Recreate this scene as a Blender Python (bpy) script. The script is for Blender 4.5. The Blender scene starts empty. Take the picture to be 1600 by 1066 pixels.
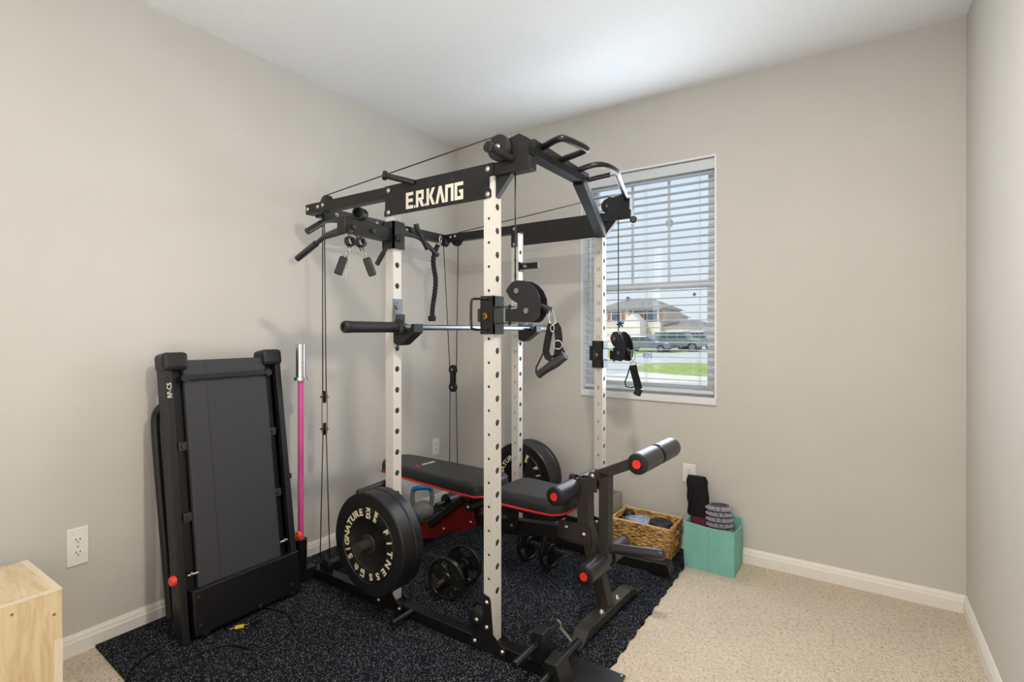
import bpy, bmesh, math, random
from mathutils import Vector, Matrix, Euler
random.seed(7)
SC = bpy.context.scene
COL = SC.collection
PI = math.pi
def R(d): return math.radians(d)

# ------------------------------------------------------------------ camera
CX, CY, CZ = 2.6093, -3.1261, 1.298
YAW = 33.814
FPX, HOR = 803.17, 517.4
cam_d = bpy.data.cameras.new('camera'); cam = bpy.data.objects.new('camera', cam_d); COL.objects.link(cam)
cam.location = (CX, CY, CZ); cam.rotation_euler = (R(90), 0, R(YAW))
cam_d.sensor_width = 36; cam_d.lens = 36*FPX/1600; cam_d.shift_y = -(533-HOR)/1600
cam_d.clip_start = .05; cam_d.clip_end = 500
SC.camera = cam
SC.view_settings.view_transform = 'Standard'
try: SC.view_settings.look = 'None'
except Exception: pass
SC.view_settings.gamma = 1; SC.view_settings.use_curve_mapping = False
SC.view_settings.exposure = 0.05

# ------------------------------------------------------------------ world and light
w = bpy.data.worlds.new('sky'); SC.world = w; w.use_nodes = True
nt = w.node_tree; bg = nt.nodes['Background']
tc = nt.nodes.new('ShaderNodeTexCoord'); sx = nt.nodes.new('ShaderNodeSeparateXYZ'); cr = nt.nodes.new('ShaderNodeValToRGB')
nt.links.new(tc.outputs['Generated'], sx.inputs[0]); nt.links.new(sx.outputs['Z'], cr.inputs[0]); nt.links.new(cr.outputs[0], bg.inputs[0])
cr.color_ramp.elements[0].position = 0.0; cr.color_ramp.elements[0].color = (.76, .81, .87, 1)
cr.color_ramp.elements[1].position = .5; cr.color_ramp.elements[1].color = (.62, .78, 1, 1)
bg.inputs[1].default_value = 1.12
sd = bpy.data.lights.new('sun', 'SUN'); sd.energy = 2.6; sd.angle = R(1); sd.color = (1, .96, .9)
so = bpy.data.objects.new('sun', sd); COL.objects.link(so); so.rotation_euler = (R(48), 0, R(-25))
def area(name, loc, rot, sx_, sy_, power, col, shape='RECTANGLE'):
    l = bpy.data.lights.new(name, 'AREA'); l.shape = shape; l.size = sx_; l.size_y = sy_; l.energy = power; l.color = col
    o = bpy.data.objects.new(name, l); COL.objects.link(o); o.location = loc; o.rotation_euler = rot; return o
area('ceiling_lamp_light', (2.25, -2.15, 2.66), (0, 0, 0), .18, .18, 36, (1, .90, .78), 'DISK')
area('room_fill_light', (1.9, -4.25, 1.6), (R(90), 0, 0), 2.0, 2.0, 12, (1, .94, .86))
area('bounce_light', (2.1, -3.2, .7), (R(180), 0, 0), 1.4, 1.4, 24, (.92, .96, 1))
area('window_daylight', (1.507, -.03, 1.62), (R(-90), 0, 0), .80, 1.35, 21, (.82, .91, 1))

# ------------------------------------------------------------------ helpers
def at(px, py, x=None, y=None, z=None):
    a = R(YAW); u = (px-800)/FPX; v = (HOR-py)/FPX
    D = Vector((-math.sin(a)+u*math.cos(a), math.cos(a)+u*math.sin(a), v)); O = Vector((CX, CY, CZ))
    if x is not None: t = (x-O.x)/D.x
    elif y is not None: t = (y-O.y)/D.y
    else: t = (z-O.z)/D.z
    return O+D*t

class MB:
    def __init__(s): s.b = bmesh.new()
    def _hull(s, co, faces):
        vs = [s.b.verts.new(c) for c in co]
        for f in faces:
            try: s.b.faces.new([vs[i] for i in f])
            except ValueError: pass
        return vs
    def box(s, lo, hi, M=None, bev=0):
        x0, y0, z0 = lo; x1, y1, z1 = hi
        co = [Vector(c) for c in ((x0,y0,z0),(x1,y0,z0),(x1,y1,z0),(x0,y1,z0),(x0,y0,z1),(x1,y0,z1),(x1,y1,z1),(x0,y1,z1))]
        if M is not None: co = [M @ c for c in co]
        vs = s._hull(co, [(0,3,2,1),(4,5,6,7),(0,1,5,4),(1,2,6,5),(2,3,7,6),(3,0,4,7)])
        if bev:
            es = list({e for v in vs for e in v.link_edges})
            bmesh.ops.bevel(s.b, geom=es, offset=bev, segments=2, affect='EDGES', profile=.5)
        return s
    def bar(s, p0, p1, w, h, up=(0,0,1), bev=0):
        p0 = Vector(p0); p1 = Vector(p1); d = p1-p0; L = d.length; d.normalize()
        upv = Vector(up); sd_ = d.cross(upv)
        if sd_.length < 1e-4: sd_ = d.cross(Vector((0,1,0)))
        sd_.normalize(); u = sd_.cross(d).normalized()
        M = Matrix((d, sd_, u)).transposed().to_4x4(); M.translation = p0
        return s.box((0,-w/2,-h/2), (L,w/2,h/2), M, bev)
    def cyl(s, p0, p1, r, n=24, r2=None, cap=True):
        p0 = Vector(p0); p1 = Vector(p1); r2 = r if r2 is None else r2
        d = (p1-p0).normalized(); a = d.orthogonal().normalized(); b = d.cross(a)
        A = []; B = []
        for i in range(n):
            t = 2*PI*i/n; q = a*math.cos(t)+b*math.sin(t)
            A.append(s.b.verts.new(p0+q*r)); B.append(s.b.verts.new(p1+q*r2))
        for i in range(n):
            j = (i+1) % n; f = s.b.faces.new((A[i],A[j],B[j],B[i])); f.smooth = True
        if cap: s.b.faces.new(A[::-1]); s.b.faces.new(B)
        return s
    def lathe(s, p0, d, prof, n=40):
        p0 = Vector(p0); d = Vector(d).normalized(); a = d.orthogonal().normalized(); b = d.cross(a)
        rings = []
        for (h, r) in prof:
            if r < 1e-5: rings.append([s.b.verts.new(p0+d*h)])
            else: rings.append([s.b.verts.new(p0+d*h+(a*math.cos(2*PI*i/n)+b*math.sin(2*PI*i/n))*r) for i in range(n)])
        for A, B in zip(rings, rings[1:]):
            for i in range(n):
                j = (i+1) % n
                if len(A) == 1 and len(B) == 1: continue
                if len(A) == 1: f = s.b.faces.new((A[0], B[j], B[i]))
                elif len(B) == 1: f = s.b.faces.new((A[i], A[j], B[0]))
                else: f = s.b.faces.new((A[i],A[j],B[j],B[i]))
                f.smooth = True
        return s
    def tube(s, pts, r, n=12, closed=False, smooth=True, rad=None):
        P = [Vector(p) for p in pts]; m = len(P); rings = []
        T = []
        for i in range(m):
            if closed: t = (P[(i+1) % m]-P[i-1])
            else: t = (P[min(i+1,m-1)]-P[max(i-1,0)])
            T.append(t.normalized())
        a = T[0].orthogonal().normalized()
        for i in range(m):
            a = (a-T[i]*a.dot(T[i]))
            if a.length < 1e-6: a = T[i].orthogonal()
            a.normalize(); b = T[i].cross(a); rr = rad[i] if rad else r
            rings.append([s.b.verts.new(P[i]+(a*math.cos(2*PI*k/n)+b*math.sin(2*PI*k/n))*rr) for k in range(n)])
        seq = list(zip(rings, rings[1:]))
        if closed: seq.append((rings[-1], rings[0]))
        for A, B in seq:
            for k in range(n):
                j = (k+1) % n; f = s.b.faces.new((A[k],A[j],B[j],B[k])); f.smooth = smooth
        if not closed: s.b.faces.new(rings[0][::-1]); s.b.faces.new(rings[-1])
        return s
    def prism(s, poly, d, thick):
        # poly: list of 3D points (planar), extruded by vector d*thick
        d = Vector(d)*thick
        A = [s.b.verts.new(Vector(p)) for p in poly]; B = [s.b.verts.new(Vector(p)+d) for p in poly]
        n = len(A)
        s.b.faces.new(A[::-1]); s.b.faces.new(B)
        for i in range(n):
            j = (i+1) % n; s.b.faces.new((A[i],A[j],B[j],B[i]))
        return s
    def sphere(s, c, r, sc=(1,1,1), n=16):
        M = Matrix.Translation(Vector(c)) @ Matrix.Diagonal((r*sc[0], r*sc[1], r*sc[2], 1))
        g = bmesh.ops.create_uvsphere(s.b, u_segments=n, v_segments=max(6,n//2), radius=1, matrix=M)
        for v in g['verts']:
            for f in v.link_faces: f.smooth = True
        return s
    def add_mesh(s, me, M):
        n0 = len(s.b.verts); s.b.from_mesh(me)
        s.b.verts.ensure_lookup_table()
        for v in s.b.verts[n0:]: v.co = M @ v.co
        return s
    def holed(s, o, u, v, wid, hei, holes, n=12):
        # rectangle face o + u*[0..wid] + v*[0..hei] with round holes (v position, radius) on its centre line
        o = Vector(o); u = Vector(u); v = Vector(v); cuts = []
        hs = sorted(holes); prev = 0
        def quad(a, b_): 
            if b_-a > 1e-5:
                s.b.faces.new([s.b.verts.new(o+u*x_+v*y_) for x_, y_ in ((0,a),(wid,a),(wid,b_),(0,b_))])
        for (hc, r) in hs:
            a, b_ = hc-wid/2, hc+wid/2
            quad(prev, a); prev = b_
            inner = []; outer = []; deep = []
            nrm = u.cross(v)
            for i in range(n):
                t = 2*PI*(i+.5)/n; c_, s_ = math.cos(t), math.sin(t); k = max(abs(c_), abs(s_))
                inner.append(s.b.verts.new(o+u*(wid/2+r*c_)+v*(hc+r*s_)))
                deep.append(s.b.verts.new(o+u*(wid/2+r*c_)+v*(hc+r*s_)-nrm*.003))
                outer.append(s.b.verts.new(o+u*(wid/2+wid/2*c_/k)+v*(hc+wid/2*s_/k)))
            for i in range(n):
                j = (i+1) % n
                s.b.faces.new((inner[i], outer[i], outer[j], inner[j])); s.b.faces.new((deep[i], inner[i], inner[j], deep[j]))
        quad(prev, hei)
        return s
    def build(s, name, mat, parent=None, smooth=False, bev=0, sub=0):
        bmesh.ops.remove_doubles(s.b, verts=s.b.verts, dist=1e-6)
        bmesh.ops.recalc_face_normals(s.b, faces=s.b.faces)
        if not smooth:
            s.b.normal_update()
            for e_ in s.b.edges:
                if len(e_.link_faces) == 2 and e_.link_faces[0].normal.angle(e_.link_faces[1].normal, 0) > R(38): e_.smooth = False
        me = bpy.data.meshes.new(name); s.b.to_mesh(me); s.b.free()
        if smooth:
            for p in me.polygons: p.use_smooth = True
        o = bpy.data.objects.new(name, me); COL.objects.link(o)
        mats = mat if isinstance(mat, list) else [mat]
        for m_ in mats: me.materials.append(m_)
        if parent is not None:
            o.parent = parent
            if parent.type == 'EMPTY' and not parent.get('_local'): o.location = -parent.location
        if bev:
            m = o.modifiers.new('bevel', 'BEVEL'); m.width = bev; m.segments = 2; m.limit_method = 'ANGLE'; m.angle_limit = R(40)
        if sub:
            m = o.modifiers.new('sub', 'SUBSURF'); m.levels = sub; m.render_levels = sub
        return o
def tag(o, label, cat, group=None):
    o['label'] = label; o['category'] = cat
    if group: o['group'] = group
    return o
def thing(name, label, cat, loc=(0,0,0), rot=None, group=None):
    o = bpy.data.objects.new(name, None); COL.objects.link(o); o.location = loc; o.empty_display_size = .05
    if rot is not None: o.rotation_euler = rot; o['_local'] = True
    return tag(o, label, cat, group)
def struct(o): o['kind'] = 'structure'; return o
_tc = {}
def text_mesh(txt, size=1.0, ext=.0, off=0.0):
    k = (txt, size, ext, off)
    if k in _tc: return _tc[k]
    c = bpy.data.curves.new('t', 'FONT'); c.body = txt; c.size = size; c.extrude = ext; c.offset = off
    c.align_x = 'CENTER'; c.align_y = 'CENTER'; c.resolution_u = 3
    o = bpy.data.objects.new('t', c); COL.objects.link(o)
    dg = bpy.context.evaluated_depsgraph_get(); me = bpy.data.meshes.new_from_object(o.evaluated_get(dg))
    bpy.data.objects.remove(o); _tc[k] = me
    return me
def frame(o, x, y):
    x = Vector(x).normalized(); y = Vector(y).normalized(); z = x.cross(y)
    M = Matrix((x, y, z)).transposed().to_4x4(); M.translation = Vector(o); return M
def arc(c, r, a0, a1, n, u=(1,0,0), v=(0,0,1)):
    c = Vector(c); u = Vector(u); v = Vector(v)
    return [c+u*(r*math.cos(R(a0+(a1-a0)*i/n)))+v*(r*math.sin(R(a0+(a1-a0)*i/n))) for i in range(n+1)]
def smoothpath(pts, k=2):
    P = [Vector(p) for p in pts]
    for _ in range(k):
        Q = [P[0]]
        for a, b in zip(P, P[1:]): Q += [a*.75+b*.25, a*.25+b*.75]
        Q.append(P[-1]); P = Q
    return P

# ------------------------------------------------------------------ materials
def lin(c): return tuple(((v/255)/12.92 if v/255 <= .04045 else ((v/255+.055)/1.055)**2.4) for v in c)+(1,)
def mat(name, col, rough=.5, metal=0, noise=.06, nscale=40, bump=0, bscale=200, spec=.5, emit=None, trans=0, coat=0, sheen=0, alpha=1):
    m = bpy.data.materials.new(name); m.use_nodes = True; n = m.node_tree; b = n.nodes['Principled BSDF']
    c = lin(col)
    tcn = n.nodes.new('ShaderNodeTexCoord'); nz = n.nodes.new('ShaderNodeTexNoise'); nz.inputs['Scale'].default_value = nscale; nz.inputs['Detail'].default_value = 3
    n.links.new(tcn.outputs['Object'], nz.inputs['Vector'])
    rp = n.nodes.new('ShaderNodeValToRGB'); e = rp.color_ramp.elements
    e[0].position = .3; e[1].position = .7
    e[0].color = tuple(max(0, v*(1-noise)) for v in c[:3])+(1,); e[1].color = tuple(min(1, v*(1+noise)) for v in c[:3])+(1,)
    n.links.new(nz.outputs['Fac'], rp.inputs[0]); n.links.new(rp.outputs[0], b.inputs['Base Color'])
    b.inputs['Roughness'].default_value = rough; b.inputs['Metallic'].default_value = metal
    b.inputs['Specular IOR Level'].default_value = spec
    if coat: b.inputs['Coat Weight'].default_value = coat
    if sheen: b.inputs['Sheen Weight'].default_value = sheen
    if trans: b.inputs['Transmission Weight'].default_value = trans
    if alpha < 1: b.inputs['Alpha'].default_value = alpha
    if bump:
        n2 = n.nodes.new('ShaderNodeTexNoise'); n2.inputs['Scale'].default_value = bscale; n2.inputs['Detail'].default_value = 4
        n.links.new(tcn.outputs['Object'], n2.inputs['Vector'])
        bp = n.nodes.new('ShaderNodeBump'); bp.inputs['Strength'].default_value = bump; bp.inputs['Distance'].default_value = .01
        n.links.new(n2.outputs['Fac'], bp.inputs['Height']); n.links.new(bp.outputs[0], b.inputs['Normal'])
    return m
M = {}
M['wall'] = mat('wall_paint', (208, 205, 199), .85, noise=.015, nscale=3, bump=.10, bscale=150, spec=.2)
M['ceil'] = mat('ceiling_paint', (236, 238, 240), .9, noise=.01, nscale=3, bump=.35, bscale=90, spec=.1)
M['trim'] = mat('trim_white', (240, 236, 229), .4, noise=.01)
M['white'] = mat('white_powder_coat', (208, 205, 199), .38, noise=.01)
M['black'] = mat('black_powder_coat', (22, 21, 21), .42, noise=.1, bump=.05, bscale=600)
M['matte'] = mat('matte_black_coat', (20, 20, 22), .6, noise=.1, spec=.2)
M['black2'] = mat('grey_black_coat', (50, 46, 43), .45, noise=.06, bump=.05, bscale=600)
M['blackgloss'] = mat('black_gloss', (18, 18, 20), .32, noise=.05)
M['rubber'] = mat('black_rubber', (24, 24, 27), .5, noise=.1, bump=.06, bscale=300)
M['bumper'] = mat('bumper_rubber', (22, 22, 25), .38, noise=.12, bump=.03, bscale=250)
M['bumperface'] = mat('bumper_face', (12, 12, 15), .5, noise=.15, nscale=20)
M['plastic'] = mat('black_plastic', (22, 22, 25), .45, noise=.06)
M['zinc'] = mat('zinc', (205, 200, 190), .3, metal=1, noise=.05)
M['zincd'] = mat('zinc_dull', (165, 160, 150), .4, metal=1, noise=.05)
M['brass'] = mat('yellow_zinc', (205, 175, 110), .3, metal=1, noise=.05)
M['chrome'] = mat('chrome', (215, 215, 220), .14, metal=1, noise=.02)
M['steel'] = mat('steel', (140, 145, 152), .3, metal=1, noise=.03)
M['pink'] = mat('pink_anodised', (222, 92, 164), .38, metal=.2, noise=.04)
M['red'] = mat('red_cap', (232, 48, 44), .4, noise=.03)
M['orange'] = mat('orange_plastic', (240, 72, 48), .4, noise=.03)
M['redmetal'] = mat('red_plate', (120, 14, 20), .4, noise=.06)
M['redline'] = mat('red_piping', (214, 44, 42), .5, noise=.03)
M['vinyl'] = mat('black_vinyl', (40, 40, 43), .42, noise=.05, bump=.12, bscale=500)
M['foam'] = mat('black_foam', (42, 42, 46), .33, noise=.03, bump=.05, bscale=400)
M['belt'] = mat('treadmill_belt', (52, 52, 57), .6, noise=.05, bump=.08, bscale=500)
M['cable'] = mat('black_cable', (22, 21, 20), .4)
M['cordm'] = mat('black_cord', (14, 14, 15), .25)
M['letter'] = mat('white_letter', (226, 222, 205), .5, noise=.02)
M['cream'] = mat('cream_letter', (222, 214, 178), .5, noise=.02)
M['num'] = mat('number_grey', (140, 124, 108), .6)
M['teal'] = mat('teal_fabric', (132, 192, 182), .85, noise=.05, nscale=12, bump=.2, bscale=700, spec=.2)
M['greyfab'] = mat('grey_fabric', (158, 153, 144), .9, noise=.05, bump=.25, bscale=500, spec=.2)
M['greyroll'] = mat('grey_foam', (152, 150, 162), .6, noise=.04)
M['bagblack'] = mat('black_mesh_fabric', (26, 24, 27), .8, noise=.2, bump=.25, bscale=300, spec=.2)
M['maroon'] = mat('maroon_fabric', (88, 16, 42), .8, noise=.2, nscale=30, bump=.2)
M['blue'] = mat('blue_plastic', (28, 120, 190), .35, noise=.04)
M['kbgrey'] = mat('kettlebell_grey', (142, 140, 136), .35, noise=.06)
M['rope'] = mat('black_nylon', (20, 20, 21), .6, noise=.2, nscale=200)
M['plate'] = mat('cast_iron', (52, 51, 49), .3, metal=.6, noise=.1, bump=.1, bscale=200)
M['outlet'] = mat('outlet_plastic', (244, 242, 238), .35, noise=.01)
M['slot'] = mat('outlet_slot', (40, 38, 35), .6)
M['alu'] = mat('white_vinyl', (232, 234, 236), .4, noise=.01)
M['slat'] = mat('blind_slat', (214, 218, 222), .5, noise=.01)
M['sticker'] = mat('blue_gel', (40, 150, 215), .3, noise=.05)
M['stickerg'] = mat('green_gel', (205, 222, 205), .3, noise=.05)
M['bagfilm'] = mat('clear_film', (150, 160, 190), .2, noise=.25, nscale=18, bump=.8, bscale=25, alpha=.9)
M['yellow'] = mat('yellow_tag', (220, 200, 40), .5)
M['tan'] = mat('twine', (205, 185, 150), .8)

for k_, c_ in (('sticker', (70, 180, 235)), ('stickerg', (215, 235, 210))):
    n_ = M[k_].node_tree; tr = n_.nodes.new('ShaderNodeBsdfTranslucent'); tr.inputs[0].default_value = lin(c_)
    mx_ = n_.nodes.new('ShaderNodeMixShader'); mx_.inputs[0].default_value = .75
    n_.links.new(n_.nodes['Principled BSDF'].outputs[0], mx_.inputs[1]); n_.links.new(tr.outputs[0], mx_.inputs[2])
    n_.links.new(mx_.outputs[0], n_.nodes['Material Output'].inputs[0])

def mix_speck():
    m = bpy.data.materials.new('speckled_rubber'); m.use_nodes = True; n = m.node_tree; b = n.nodes['Principled BSDF']
    tcn = n.nodes.new('ShaderNodeTexCoord')
    base = (.0075, .008, .0105, 1)
    last = None
    prev = None
    for k, (sc, thr, col, gate) in enumerate(((150, .26, (.24, .25, .27, 1), .84), (230, .30, (.14, .17, .23, 1), .80), (110, .17, (.40, .38, .35, 1), .90))):
        vo = n.nodes.new('ShaderNodeTexVoronoi'); vo.voronoi_dimensions = '2D'; vo.inputs['Scale'].default_value = sc
        mp = n.nodes.new('ShaderNodeMapping'); mp.inputs['Location'].default_value = (k*3.1, k*1.7, k*.3); mp.inputs['Rotation'].default_value = (0, 0, k*.6)
        n.links.new(tcn.outputs['Object'], mp.inputs[0]); n.links.new(mp.outputs[0], vo.inputs['Vector'])
        lt = n.nodes.new('ShaderNodeMath'); lt.operation = 'LESS_THAN'; lt.inputs[1].default_value = thr
        n.links.new(vo.outputs['Distance'], lt.inputs[0])
        sp = n.nodes.new('ShaderNodeSeparateColor'); n.links.new(vo.outputs['Color'], sp.inputs[0])
        gt = n.nodes.new('ShaderNodeMath'); gt.operation = 'GREATER_THAN'; gt.inputs[1].default_value = gate; n.links.new(sp.outputs[0], gt.inputs[0])
        ml = n.nodes.new('ShaderNodeMath'); ml.operation = 'MULTIPLY'; n.links.new(lt.outputs[0], ml.inputs[0]); n.links.new(gt.outputs[0], ml.inputs[1])
        mx = n.nodes.new('ShaderNodeMix'); mx.data_type = 'RGBA'
        n.links.new(ml.outputs[0], mx.inputs[0])
        if prev is None: mx.inputs[6].default_value = base
        else: n.links.new(prev, mx.inputs[6])
        mx.inputs[7].default_value = col; prev = mx.outputs[2]
    n.links.new(prev, b.inputs['Base Color']); b.inputs['Roughness'].default_value = .9; b.inputs['Specular IOR Level'].default_value = .12
    nz = n.nodes.new('ShaderNodeTexNoise'); nz.inputs['Scale'].default_value = 260
    bp = n.nodes.new('ShaderNodeBump'); bp.inputs['Strength'].default_value = .25; bp.inputs['Distance'].default_value = .004
    n.links.new(tcn.outputs['Object'], nz.inputs['Vector']); n.links.new(nz.outputs['Fac'], bp.inputs['Height']); n.links.new(bp.outputs[0], b.inputs['Normal'])
    return m
M['mat'] = mix_speck()
def carpet():
    m = bpy.data.materials.new('carpet'); m.use_nodes = True; n = m.node_tree; b = n.nodes['Principled BSDF']
    tcn = n.nodes.new('ShaderNodeTexCoord')
    nz = n.nodes.new('ShaderNodeTexNoise'); nz.inputs['Scale'].default_value = 75; nz.inputs['Detail'].default_value = 5; nz.inputs['Roughness'].default_value = .7
    vo = n.nodes.new('ShaderNodeTexVoronoi'); vo.inputs['Scale'].default_value = 130
    n3 = n.nodes.new('ShaderNodeTexNoise'); n3.inputs['Scale'].default_value = 4; n3.inputs['Detail'].default_value = 2
    for q in (nz, vo, n3): n.links.new(tcn.outputs['Object'], q.inputs['Vector'])
    rp = n.nodes.new('ShaderNodeValToRGB'); e = rp.color_ramp.elements
    e[0].position = .30; e[0].color = lin((178, 152, 124)); e[1].position = .46; e[1].color = lin((230, 214, 192))
    e2 = rp.color_ramp.elements.new(.72); e2.color = lin((242, 230, 212))
    n.links.new(nz.outputs['Fac'], rp.inputs[0])
    mx = n.nodes.new('ShaderNodeMix'); mx.data_type = 'RGBA'; mx.blend_type = 'MULTIPLY'
    r3 = n.nodes.new('ShaderNodeValToRGB'); r3.color_ramp.elements[0].color = (.86, .86, .86, 1); r3.color_ramp.elements[0].position = .35; r3.color_ramp.elements[1].position = .65
    n.links.new(n3.outputs['Fac'], r3.inputs[0]); mx.inputs[0].default_value = .35
    n.links.new(rp.outputs[0], mx.inputs[6]); n.links.new(r3.outputs[0], mx.inputs[7]); n.links.new(mx.outputs[2], b.inputs['Base Color'])
    b.inputs['Roughness'].default_value = 1; b.inputs['Specular IOR Level'].default_value = .05
    ad = n.nodes.new('ShaderNodeMath'); ad.operation = 'ADD'; n.links.new(nz.outputs['Fac'], ad.inputs[0]); n.links.new(vo.outputs['Distance'], ad.inputs[1])
    bp = n.nodes.new('ShaderNodeBump'); bp.inputs['Strength'].default_value = .8; bp.inputs['Distance'].default_value = .012
    n.links.new(ad.outputs[0], bp.inputs['Height']); n.links.new(bp.outputs[0], b.inputs['Normal'])
    return m
M['carpet'] = carpet()
def wood(name, c1, c2, vec=(1,1,1), sc=6):
    m = bpy.data.materials.new(name); m.use_nodes = True; n = m.node_tree; b = n.nodes['Principled BSDF']
    tcn = n.nodes.new('ShaderNodeTexCoord'); mp = n.nodes.new('ShaderNodeMapping'); mp.inputs['Scale'].default_value = vec
    nz = n.nodes.new('ShaderNodeTexNoise'); nz.inputs['Scale'].default_value = sc; nz.inputs['Detail'].default_value = 6; nz.inputs['Distortion'].default_value = 1.2
    n.links.new(tcn.outputs['Object'], mp.inputs[0]); n.links.new(mp.outputs[0], nz.inputs['Vector'])
    rp = n.nodes.new('ShaderNodeValToRGB'); e = rp.color_ramp.elements; e[0].position = .35; e[1].position = .6; e[0].color = lin(c1); e[1].color = lin(c2)
    n.links.new(nz.outputs['Fac'], rp.inputs[0]); n.links.new(rp.outputs[0], b.inputs['Base Color']); b.inputs['Roughness'].default_value = .55
    return m
M['woodf'] = wood('pine_front', (208, 182, 138), (230, 208, 168), (1, 6, .8))
M['woodt'] = wood('pine_top', (214, 190, 150), (234, 214, 180), (.8, 5, 1))
M['ply'] = wood('ply_edge', (226, 210, 182), (238, 226, 204), (30, 30, 1), 10)
def weave():
    m = bpy.data.materials.new('woven_seagrass'); m.use_nodes = True; n = m.node_tree; b = n.nodes['Principled BSDF']
    tcn = n.nodes.new('ShaderNodeTexCoord'); mp = n.nodes.new('ShaderNodeMapping'); mp.inputs['Scale'].default_value = (14, 14, 75)
    nz = n.nodes.new('ShaderNodeTexNoise'); nz.inputs['Scale'].default_value = 2.2; nz.inputs['Detail'].default_value = 4
    n.links.new(tcn.outputs['Object'], mp.inputs[0]); n.links.new(mp.outputs[0], nz.inputs['Vector'])
    rp = n.nodes.new('ShaderNodeValToRGB'); e = rp.color_ramp.elements; e[0].position = .36; e[0].color = lin((96, 62, 26)); e[1].position = .62; e[1].color = lin((222, 186, 122))
    e2 = rp.color_ramp.elements.new(.47); e2.color = lin((190, 140, 74))
    n.links.new(nz.outputs['Fac'], rp.inputs[0]); n.links.new(rp.outputs[0], b.inputs['Base Color']); b.inputs['Roughness'].default_value = .6
    bp = n.nodes.new('ShaderNodeBump'); bp.inputs['Strength'].default_value = .6; bp.inputs['Distance'].default_value = .01
    n.links.new(nz.outputs['Fac'], bp.inputs['Height']); n.links.new(bp.outputs[0], b.inputs['Normal'])
    return m
M['weave'] = weave()
def glass():
    m = bpy.data.materials.new('window_glass'); m.use_nodes = True; n = m.node_tree; n.nodes.clear()
    o = n.nodes.new('ShaderNodeOutputMaterial'); t = n.nodes.new('ShaderNodeBsdfTransparent'); g = n.nodes.new('ShaderNodeBsdfGlossy'); g.inputs['Roughness'].default_value = .02
    mx = n.nodes.new('ShaderNodeMixShader'); mx.inputs[0].default_value = .05
    t.inputs[0].default_value = (.96, .98, .98, 1)
    n.links.new(t.outputs[0], mx.inputs[1]); n.links.new(g.outputs[0], mx.inputs[2]); n.links.new(mx.outputs[0], o.inputs[0])
    return m
M['glass'] = glass()

# ================================================================== THE ROOM
RX, RH, RY = 3.03, 2.743, -4.35        # right wall, ceiling, rear wall
WX0, WX1, WZ0, WZ1 = 1.083, 1.932, .902, 2.316   # window opening
T = .14
m = MB(); m.box((-.15, RY-.15, -.12), (RX+.15, .0, 0)); struct(m.build('floor', M['carpet']))
m = MB(); m.box((-.15, RY-.15, RH), (RX+.15, T, RH+.12)); struct(m.build('ceiling', M['ceil']))
m = MB(); m.box((-.15, RY-.15, 0), (0, T, RH)); struct(m.build('wall_left', M['wall']))
m = MB(); m.box((RX, RY-.15, 0), (RX+.15, T, RH)); struct(m.build('wall_right', M['wall']))
m = MB(); m.box((0, RY-.15, 0), (RX, RY, RH)); struct(m.build('wall_rear', M['wall']))
m = MB()
m.box((0, 0, 0), (WX0, T, RH)); m.box((WX1, 0, 0), (RX, T, RH)); m.box((WX0, 0, 0), (WX1, T, WZ0)); m.box((WX0, 0, WZ1), (WX1, T, RH))
struct(m.build('wall_back', M['wall']))
def basebd(name, p0, p1, nrm):
    # profile (distance from wall, z)
    prof = [(0, 0), (.0135, 0), (.0135, .052), (.0105, .060), (.0095, .068), (.006, .076), (.004, .082), (0, .082)]
    p0 = Vector(p0); p1 = Vector(p1); nrm = Vector(nrm); m = MB()
    m.prism([p0+nrm*d+Vector((0, 0, z)) for d, z in prof], (p1-p0).normalized(), (p1-p0).length)
    struct(m.build(name, M['trim']))
basebd('baseboard_left', (0, RY, 0), (0, 0, 0), (1, 0, 0))
basebd('baseboard_back', (0, 0, 0), (RX, 0, 0), (0, -1, 0))
basebd('baseboard_right', (RX, RY, 0), (RX, 0, 0), (-1, 0, 0))
# window: drywall returns, sill, sashes
m = MB(); e = .008
m.box((WX0-e, -.006, WZ0-e), (WX0+.004, T, WZ1+e)); m.box((WX1-.004, -.006, WZ0-e), (WX1+e, T, WZ1+e))
m.box((WX0-e, -.003, WZ1-.004), (WX1+e, T, WZ1+e))
struct(m.build('trim_1', M['alu']))
m = MB(); m.box((WX0-e, -.014, WZ0-.034), (WX1+e, T, WZ0+.006), bev=.003); struct(m.build('trim_2', M['alu']))
wf = MB(); y0, y1 = .095, .135; zm = 1.585
def fr(x0, z0, x1, z1, t, ya, yb):
    wf.box((x0, ya, z0), (x0+t, yb, z1)); wf.box((x1-t, ya, z0), (x1, yb, z1)); wf.box((x0+t, ya, z0), (x1-t, yb, z0+t)); wf.box((x0+t, ya, z1-t), (x1-t, yb, z1))
fr(WX0, WZ0, WX1, WZ1, .03, .088, .14)
fr(WX0+.03, WZ0+.03, WX1-.03, zm+.022, .036, .092, .115)
fr(WX0+.03, zm-.022, WX1-.03, WZ1-.03, .036, .115, .136)
win = struct(wf.build('window_1', M['alu']))
mm = MB()
for k in (1, 2):
    xx = WX0+.066+(WX1-WX0-.132)*k/3
    mm.box((xx-.008, .120, zm+.014), (xx+.008, .130, WZ1-.066))
g_ = mm.build('muntin', M['alu'], win)
mm = MB(); mm.box((WX0+.06, .102, WZ0+.06), (WX1-.06, .105, zm-.01)); mm.box((WX0+.06, .1245, zm+.01), (WX1-.06, .1275, WZ1-.06)); mm.build('pane', M['glass'], win)

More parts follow.
